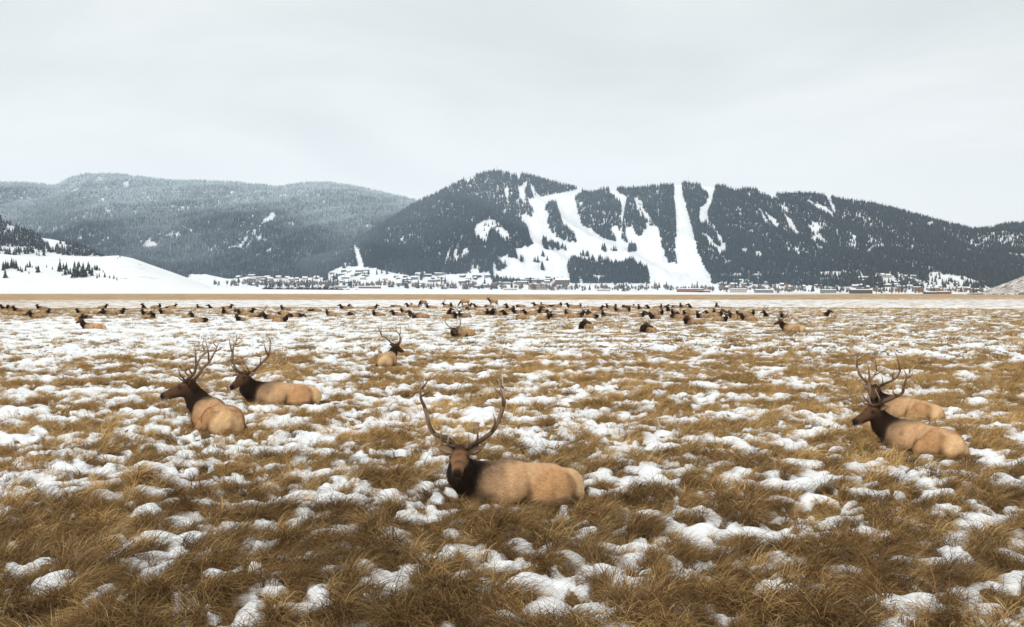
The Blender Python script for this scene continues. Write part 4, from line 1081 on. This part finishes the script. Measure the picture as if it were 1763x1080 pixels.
for k in srt:
    zx, zy, zh = toks[k]
    u, v = zx * .1481, 360 + zy * .1481
    x, y, z = hill_t(u, v)
    h = zh * .1481 / FPX * y
    zi = [q for q, zq in enumerate(hz_zone) if zq[0] <= u < zq[1]][0]
    cnt_z[zi] = cnt_z.get(zi, -1) + 1
    w_ = ORD[cnt_z[zi]] if cnt_z[zi] < 12 else 'far right'
    put_tree('conifer', x, y, z, max(h, 2.5), float(rg.uniform(.9, 1.5)), k, f'{SIZEW(h)} dark conifer, {w_}{" from left" if cnt_z[zi] else ""} {hz_zone[zi][2]}', 'conifers on the snowy hill', CON)

# ------------------------------------------------------------------ the town under the mountain
M_roofsnow = flat_mat('roof_snow', (0.84, 0.86, 0.88), 0.05, 0.4)
WALLS = [flat_mat('wall_' + n_, c_, 0.1, 0.5) for n_, c_ in (('brown', (0.16, 0.11, 0.08)), ('grey', (0.22, 0.22, 0.23)), ('tan', (0.34, 0.27, 0.20)), ('dark', (0.07, 0.065, 0.065)), ('red', (0.30, 0.085, 0.06)), ('cream', (0.52, 0.46, 0.38)))]
M_pane = flat_mat('dark_pane', (0.03, 0.035, 0.045), 0.1, 1.0, 0.2)
def gable(w, d_, hw, hr, ov=0.8):
    g = Geo(); g.box(-w / 2, w / 2, -d_ / 2, d_ / 2, -3, hw)
    g.add([(-w / 2, -d_ / 2, hw), (-w / 2, d_ / 2, hw), (-w / 2, 0, hw + hr), (w / 2, -d_ / 2, hw), (w / 2, d_ / 2, hw), (w / 2, 0, hw + hr)], [[(0, 2, 1), (3, 4, 5)]])
    r = Geo()
    for s in (-1, 1):
        y0, y1 = s * (d_ / 2 + ov), 0.0
        zb = hw - hr * ov / (d_ / 2); th_ = 0.5
        x0, x1 = -w / 2 - ov, w / 2 + ov
        vv = [(x0, y0, zb), (x1, y0, zb), (x1, y1, hw + hr), (x0, y1, hw + hr), (x0, y0, zb + th_), (x1, y0, zb + th_), (x1, y1, hw + hr + th_), (x0, y1, hw + hr + th_)]
        r.add(vv, [[(0, 1, 2, 3), (4, 5, 6, 7), (0, 1, 5, 4), (1, 2, 6, 5), (3, 0, 4, 7)]])
    return g, r
def windows(w, d_, hw, n, rows=1):
    out_ = []
    for r_ in range(rows):
        zc_ = hw * (r_ + .55) / rows
        for k in range(n):
            g = Geo(); xc_ = -w / 2 + w * (k + .5) / n; g.box(xc_ - w / n * .28, xc_ + w / n * .28, -d_ / 2 - .12, -d_ / 2 + .02, zc_ - .8, zc_ + .8)
            out_.append(g.mesh('window', [M_pane], False))
    return out_
HLIB = []
for i, (w, d_, hw, hr, wm) in enumerate([(13, 9, 5, 2.6, 0), (17, 10, 6, 3.0, 1), (10, 9, 4, 2.8, 2), (24, 12, 6, 2.2, 3), (15, 10, 7, 3.2, 5), (20, 11, 4.5, 2.0, 0), (12, 10, 6, 3.4, 3), (30, 13, 5.5, 1.8, 1)]):
    g, r = gable(w, d_, hw, hr)
    HLIB.append((g.mesh('wall', [WALLS[wm]], False), r.mesh('roof', [M_roofsnow], False), windows(w, d_, hw, max(2, int(w / 5)))))
def slope_t(u, v, RG=SKI):
    tt = np.linspace(0, .5, 200); X, Y, Z = RG.at(np.full(200, u), tt); _, pv = project(X, Y, Z)
    k = int(np.argmin(np.abs(pv - v))); return float(X[k]), float(Y[k]), float(Z[k])
def floor_pt(u, y):
    a, _ = ray(u, HOR); x = float(a * y); return x, y, float(far_z(np.array([x]), np.array([float(y)]))[0])
def put_house(x, y, z, variant, rz, label, group, sc_=1.0):
    e = empty('house', (x, y, z), rz, label=label, category='house', group=group); e.scale = (sc_,) * 3
    w, r, ws = HLIB[variant % len(HLIB)]
    obj('wall', w, e); obj('roof', r, e)
    for q in ws: obj('window', q, e)
    return e
WN = ['brown', 'grey', 'tan', 'dark', 'cream', 'brown', 'dark', 'grey']
def house_field(n, u0, u1, v0, v1, place, seed):
    r_ = np.random.default_rng(seed); pts = []
    for q in range(n * 30):
        if len(pts) >= n: break
        u = r_.uniform(u0, u1); v = r_.uniform(v0, v1)
        if all(abs(u - a[0]) > 7.5 or abs(v - a[1]) > 2.6 for a in pts): pts.append((u, v))
    for (u, v) in pts:
        x, y, z = slope_t(u, v)
        va = int(r_.integers(0, len(HLIB)))
        put_house(x, y, z, va, float(r_.normal(0, .3)), f'tiny snow-roofed {WN[va]} house {place}', f'{WN[va]} houses {place}', float(r_.uniform(.85, 1.15)))
house_field(22, 395, 480, 476, 493, 'on the white slope right of the snowy hill', 1)
house_field(12, 480, 560, 480, 493, 'along the valley edge above the shrub line', 2)
house_field(20, 565, 640, 465, 494, 'on the pale knoll under the narrow clearing', 3)
house_field(22, 640, 760, 472, 496, 'among firs at the foot of the left flank', 4)
house_field(14, 760, 850, 476, 498, 'at the forest foot left of the ski base', 5)
house_field(20, 855, 960, 478, 490, 'in rows at the foot of the curved ski run', 6)
house_field(10, 1225, 1300, 484, 500, 'right of the foot of the straight run', 7)
house_field(22, 1300, 1480, 478, 502, 'in the dark trees below the right slope', 8)
house_field(22, 1480, 1580, 476, 498, 'in the white clearing below the right slope', 9)
house_field(14, 1585, 1700, 484, 502, 'near the rocky bank at right', 10)
def long_building(name, u0, u1, v, hw, wm, label, hr=1.6, rows=1, y=2930, d_=22):
    uc = (u0 + u1) / 2; x, yy, z = floor_pt(uc, y)
    z = CAMH + (ray(uc, v)[1]) * y
    w = (u1 - u0) / FPX * y
    g, r = gable(w, d_, hw, hr)
    e = empty(name, (x, y, z), 0, label=label, category='building')
    obj('wall', g.mesh('wall', [WALLS[wm]], False), e); obj('roof', r.mesh('roof', [M_roofsnow], False), e)
    for q in windows(w, d_, hw, max(3, int(w / 7)), rows): obj('window', q, e)
long_building('school_building', 1166, 1210, 503, 9, 4, 'long low red-brown building with snowy roof under the straight ski run', 1.5, 2)
long_building('red_shed', 1200, 1222, 503.5, 5, 4, 'smaller red shed joined to the right of the long red building')
long_building('long_barn', 1414, 1438, 503, 6, 1, 'long grey barn with white roof in the right-hand part of town')
long_building('warehouse', 1464, 1500, 504, 8, 3, 'dark warehouse with wide snowy roof beside orange willows')
long_building('flat_hall', 867, 890, 500.5, 6, 5, 'wide white-roofed hall at the field edge below the summit')
long_building('brick_hall', 912, 942, 497.5, 14, 2, 'tall tan block among trees below the curved ski run', 1.2, 2, 2960)
long_building('lodge', 956, 980, 489, 12, 0, 'gabled brown lodge at the bottom of the ski hill', 6, 2, 3020)
long_building('farm_shed', 576, 596, 495.5, 4, 2, 'low tan shed at the edge of the white field')
long_building('ranch_house', 618, 655, 496, 4, 4, 'long low reddish house on the field edge, left of centre')
long_building('cream_block', 1258, 1284, 503, 9, 5, 'cream apartment block at the field edge right of the red building', 1.5, 2)
long_building('pale_house_row', 1300, 1330, 504, 8, 1, 'pale grey row of flats behind bare trees', 2, 2)
long_building('dark_stable', 1592, 1612, 506, 5, 3, 'dark green-grey stable at the field edge near two firs')
long_building('red_stable', 1614, 1634, 506, 6, 4, 'dark red stable between firs and the rocky bank')
long_building('orchard_hall', 1028, 1050, 501.5, 5, 5, 'low pale hall in front of the fir grove')
# bare and evergreen trees of the town
def bare_tree(seed, col):
    r_ = np.random.default_rng(seed); tr = Geo(); cw = Geo()
    tube(tr, [(0, 0, -.05), (r_.normal(0, .02), r_.normal(0, .02), .3), (0, 0, .55)], [.03, .024, .012], 5, 5, 0, (.16, .12, .10))
    for k in range(70):
        a = r_.uniform(0, 6.28); e = r_.uniform(.25, 1.35); L = r_.uniform(.25, .52); z0 = r_.uniform(.15, .55)
        tip = np.array([L * math.cos(e) * math.cos(a), L * math.cos(e) * math.sin(a), z0 + L * math.sin(e)])
        tube(cw, [(0, 0, z0), tip * .5 + np.array([0, 0, z0 * .42]), tip], [.028, .022, .010], 4, 3, 0, np.array(col) * r_.uniform(.7, 1.3), False)
    return tr.mesh('trunk', [M_bark], True), cw.mesh('crown', [M_twig1], True)
BARE = [bare_tree(600 + i, c_) for i, c_ in enumerate([(.24, .18, .15), (.30, .21, .16), (.36, .20, .11), (.20, .17, .16), (.42, .22, .11)])]
TZONE = [(365, 560, 492.5, 'left part of the town'), (560, 700, 494.5, 'town below the narrow clearing'), (700, 860, 498, 'town below the rounded summit'), (860, 1010, 499.5, 'town below the curved ski run'), (1010, 1160, 501, 'field edge before the fir grove'),
         (1160, 1300, 502.5, 'town around the long red building'), (1300, 1480, 503.5, 'town below the right slope'), (1480, 1700, 505.5, 'willow belt near the rocky bank')]
r_ = np.random.default_rng(88)
for (u0, u1, vv, place) in TZONE:
    nb = int((u1 - u0) / 3.4)
    for k in range(nb):
        u = r_.uniform(u0, u1); v = vv - abs(r_.normal(0, 2.6))
        y = 2950 + r_.uniform(-20, 40); a, c = ray(u, v)
        va = int(r_.choice([0, 1, 3, 2, 4], p=[.3, .25, .2, .15, .10] if u < 1480 else [.1, .15, .1, .3, .35]))
        orange = va in (2, 4)
        put_tree('bare_tree', float(a * y), y, CAMH + float(c) * y, float(r_.uniform(9, 20)), float(r_.uniform(.7, 1.1)), va, f'{"rusty" if orange else "grey-brown"} leafless tree in the {place}', f'{"rusty" if orange else "grey-brown"} leafless trees, {place}', BARE)
    for k in range(int(nb * .4)):
        u = r_.uniform(u0, u1); v = vv - abs(r_.normal(0, 3.0)); y = 2960 + r_.uniform(-20, 30); a, c = ray(u, v)
        put_tree('fir_tree', float(a * y), y, CAMH + float(c) * y, float(r_.uniform(8, 20)), float(r_.uniform(1.1, 1.9)), k, f'dark evergreen standing in the {place}', f'evergreens, {place}', CON)
# shrub line on the white field, and masts on the ridge
bush = []
for i in range(4):
    q_ = np.random.default_rng(700 + i); g = Geo()
    for k in range(22):
        a = q_.uniform(0, 6.28); e = q_.uniform(.3, 1.4); L = q_.uniform(.5, 1.0)
        tip = np.array([L * math.cos(e) * math.cos(a), L * math.cos(e) * math.sin(a), L * math.sin(e)])
        tube(g, [(0, 0, 0), tip * .55, tip], [.05, .04, .01], 4, 3, 0, np.array((.10, .075, .06)) * q_.uniform(.7, 1.4), False)
    bush.append(g)
nb = 420
u = np.where(r_.random(nb) < .3, r_.normal(560, 20, nb), r_.uniform(452, 590, nb)); y = r_.uniform(1180, 1230, nb)
a, _ = ray(u, HOR); x = a * y; zv = CAMH + ray(u, 503.3)[1] * y
gz_here = far_z(x, y)
s = np.where(r_.random(nb) < .1, 5.0, r_.uniform(1.2, 2.4, nb))
scatter('willow_thicket', bush, np.stack([x, y, gz_here - .1], -1), np.stack([0 * s, 0 * s, r_.uniform(0, 6, nb)], -1), np.stack([s * 1.2, s, s], -1), r_.integers(0, 4, nb), np.ones((nb, 3)), [M_twig], kind='stuff', label='low dark line of shrubs on the white field', category='shrubs')
M_steel = flat_mat('mast_steel', (0.20, 0.20, 0.21), 0.1, 1.0, 0.5)
for (u, hm_, lab) in [(1184, 26, 'thin lattice radio mast on the ridge above the straight ski run'), (855, 22, 'thin radio mast on the rounded summit')]:
    X, Y, Z = SKI.at(np.array([float(u)]), np.array([1.0]))
    e = empty('radio_mast', (float(X[0]), float(Y[0]), float(Z[0])), 0, label=lab, category='mast')
    for k in range(3):
        a = k * 2.094; g = Geo(); tube(g, [(1.4 * math.cos(a), 1.4 * math.sin(a), -1), (.35 * math.cos(a), .35 * math.sin(a), hm_)], [.22, .16], 3, 5); obj('leg', g.mesh('leg', [M_steel]), e)
    for k in range(6):
        f = (k + .5) / 6; rr_ = 1.4 - 1.05 * f; g = Geo(); pp = [(rr_ * math.cos(q * 2.094), rr_ * math.sin(q * 2.094), hm_ * f) for q in range(4)]
        tube(g, pp, [.12, .12], 10, 4); obj('brace', g.mesh('brace', [M_steel]), e)
    g = Geo(); tube(g, [(0, 0, hm_ - 1), (0, 0, hm_ + 7)], [.16, .06], 3, 5); obj('antenna', g.mesh('antenna', [M_steel]), e)

# ------------------------------------------------------------------ the air
M_haze = bpy.data.materials.new('haze'); M_haze.use_nodes = True
t = M_haze.node_tree
for n_ in list(t.nodes): t.nodes.remove(n_)
o_ = N(t, 'ShaderNodeOutputMaterial'); pv_ = N(t, 'ShaderNodeVolumePrincipled')
pv_.inputs['Color'].default_value = (0.64, 0.81, 1.0, 1); pv_.inputs['Density'].default_value = HAZE; pv_.inputs['Anisotropy'].default_value = 0.0
t.links.new(pv_.outputs[0], o_.inputs['Volume'])
g = Geo(); g.box(-7600, 7600, -7600, 7600, -80, 840)
obj('haze', g.mesh('haze', [M_haze], False), kind='stuff', label='thin grey-blue winter haze', category='haze')
print('scene: all done')
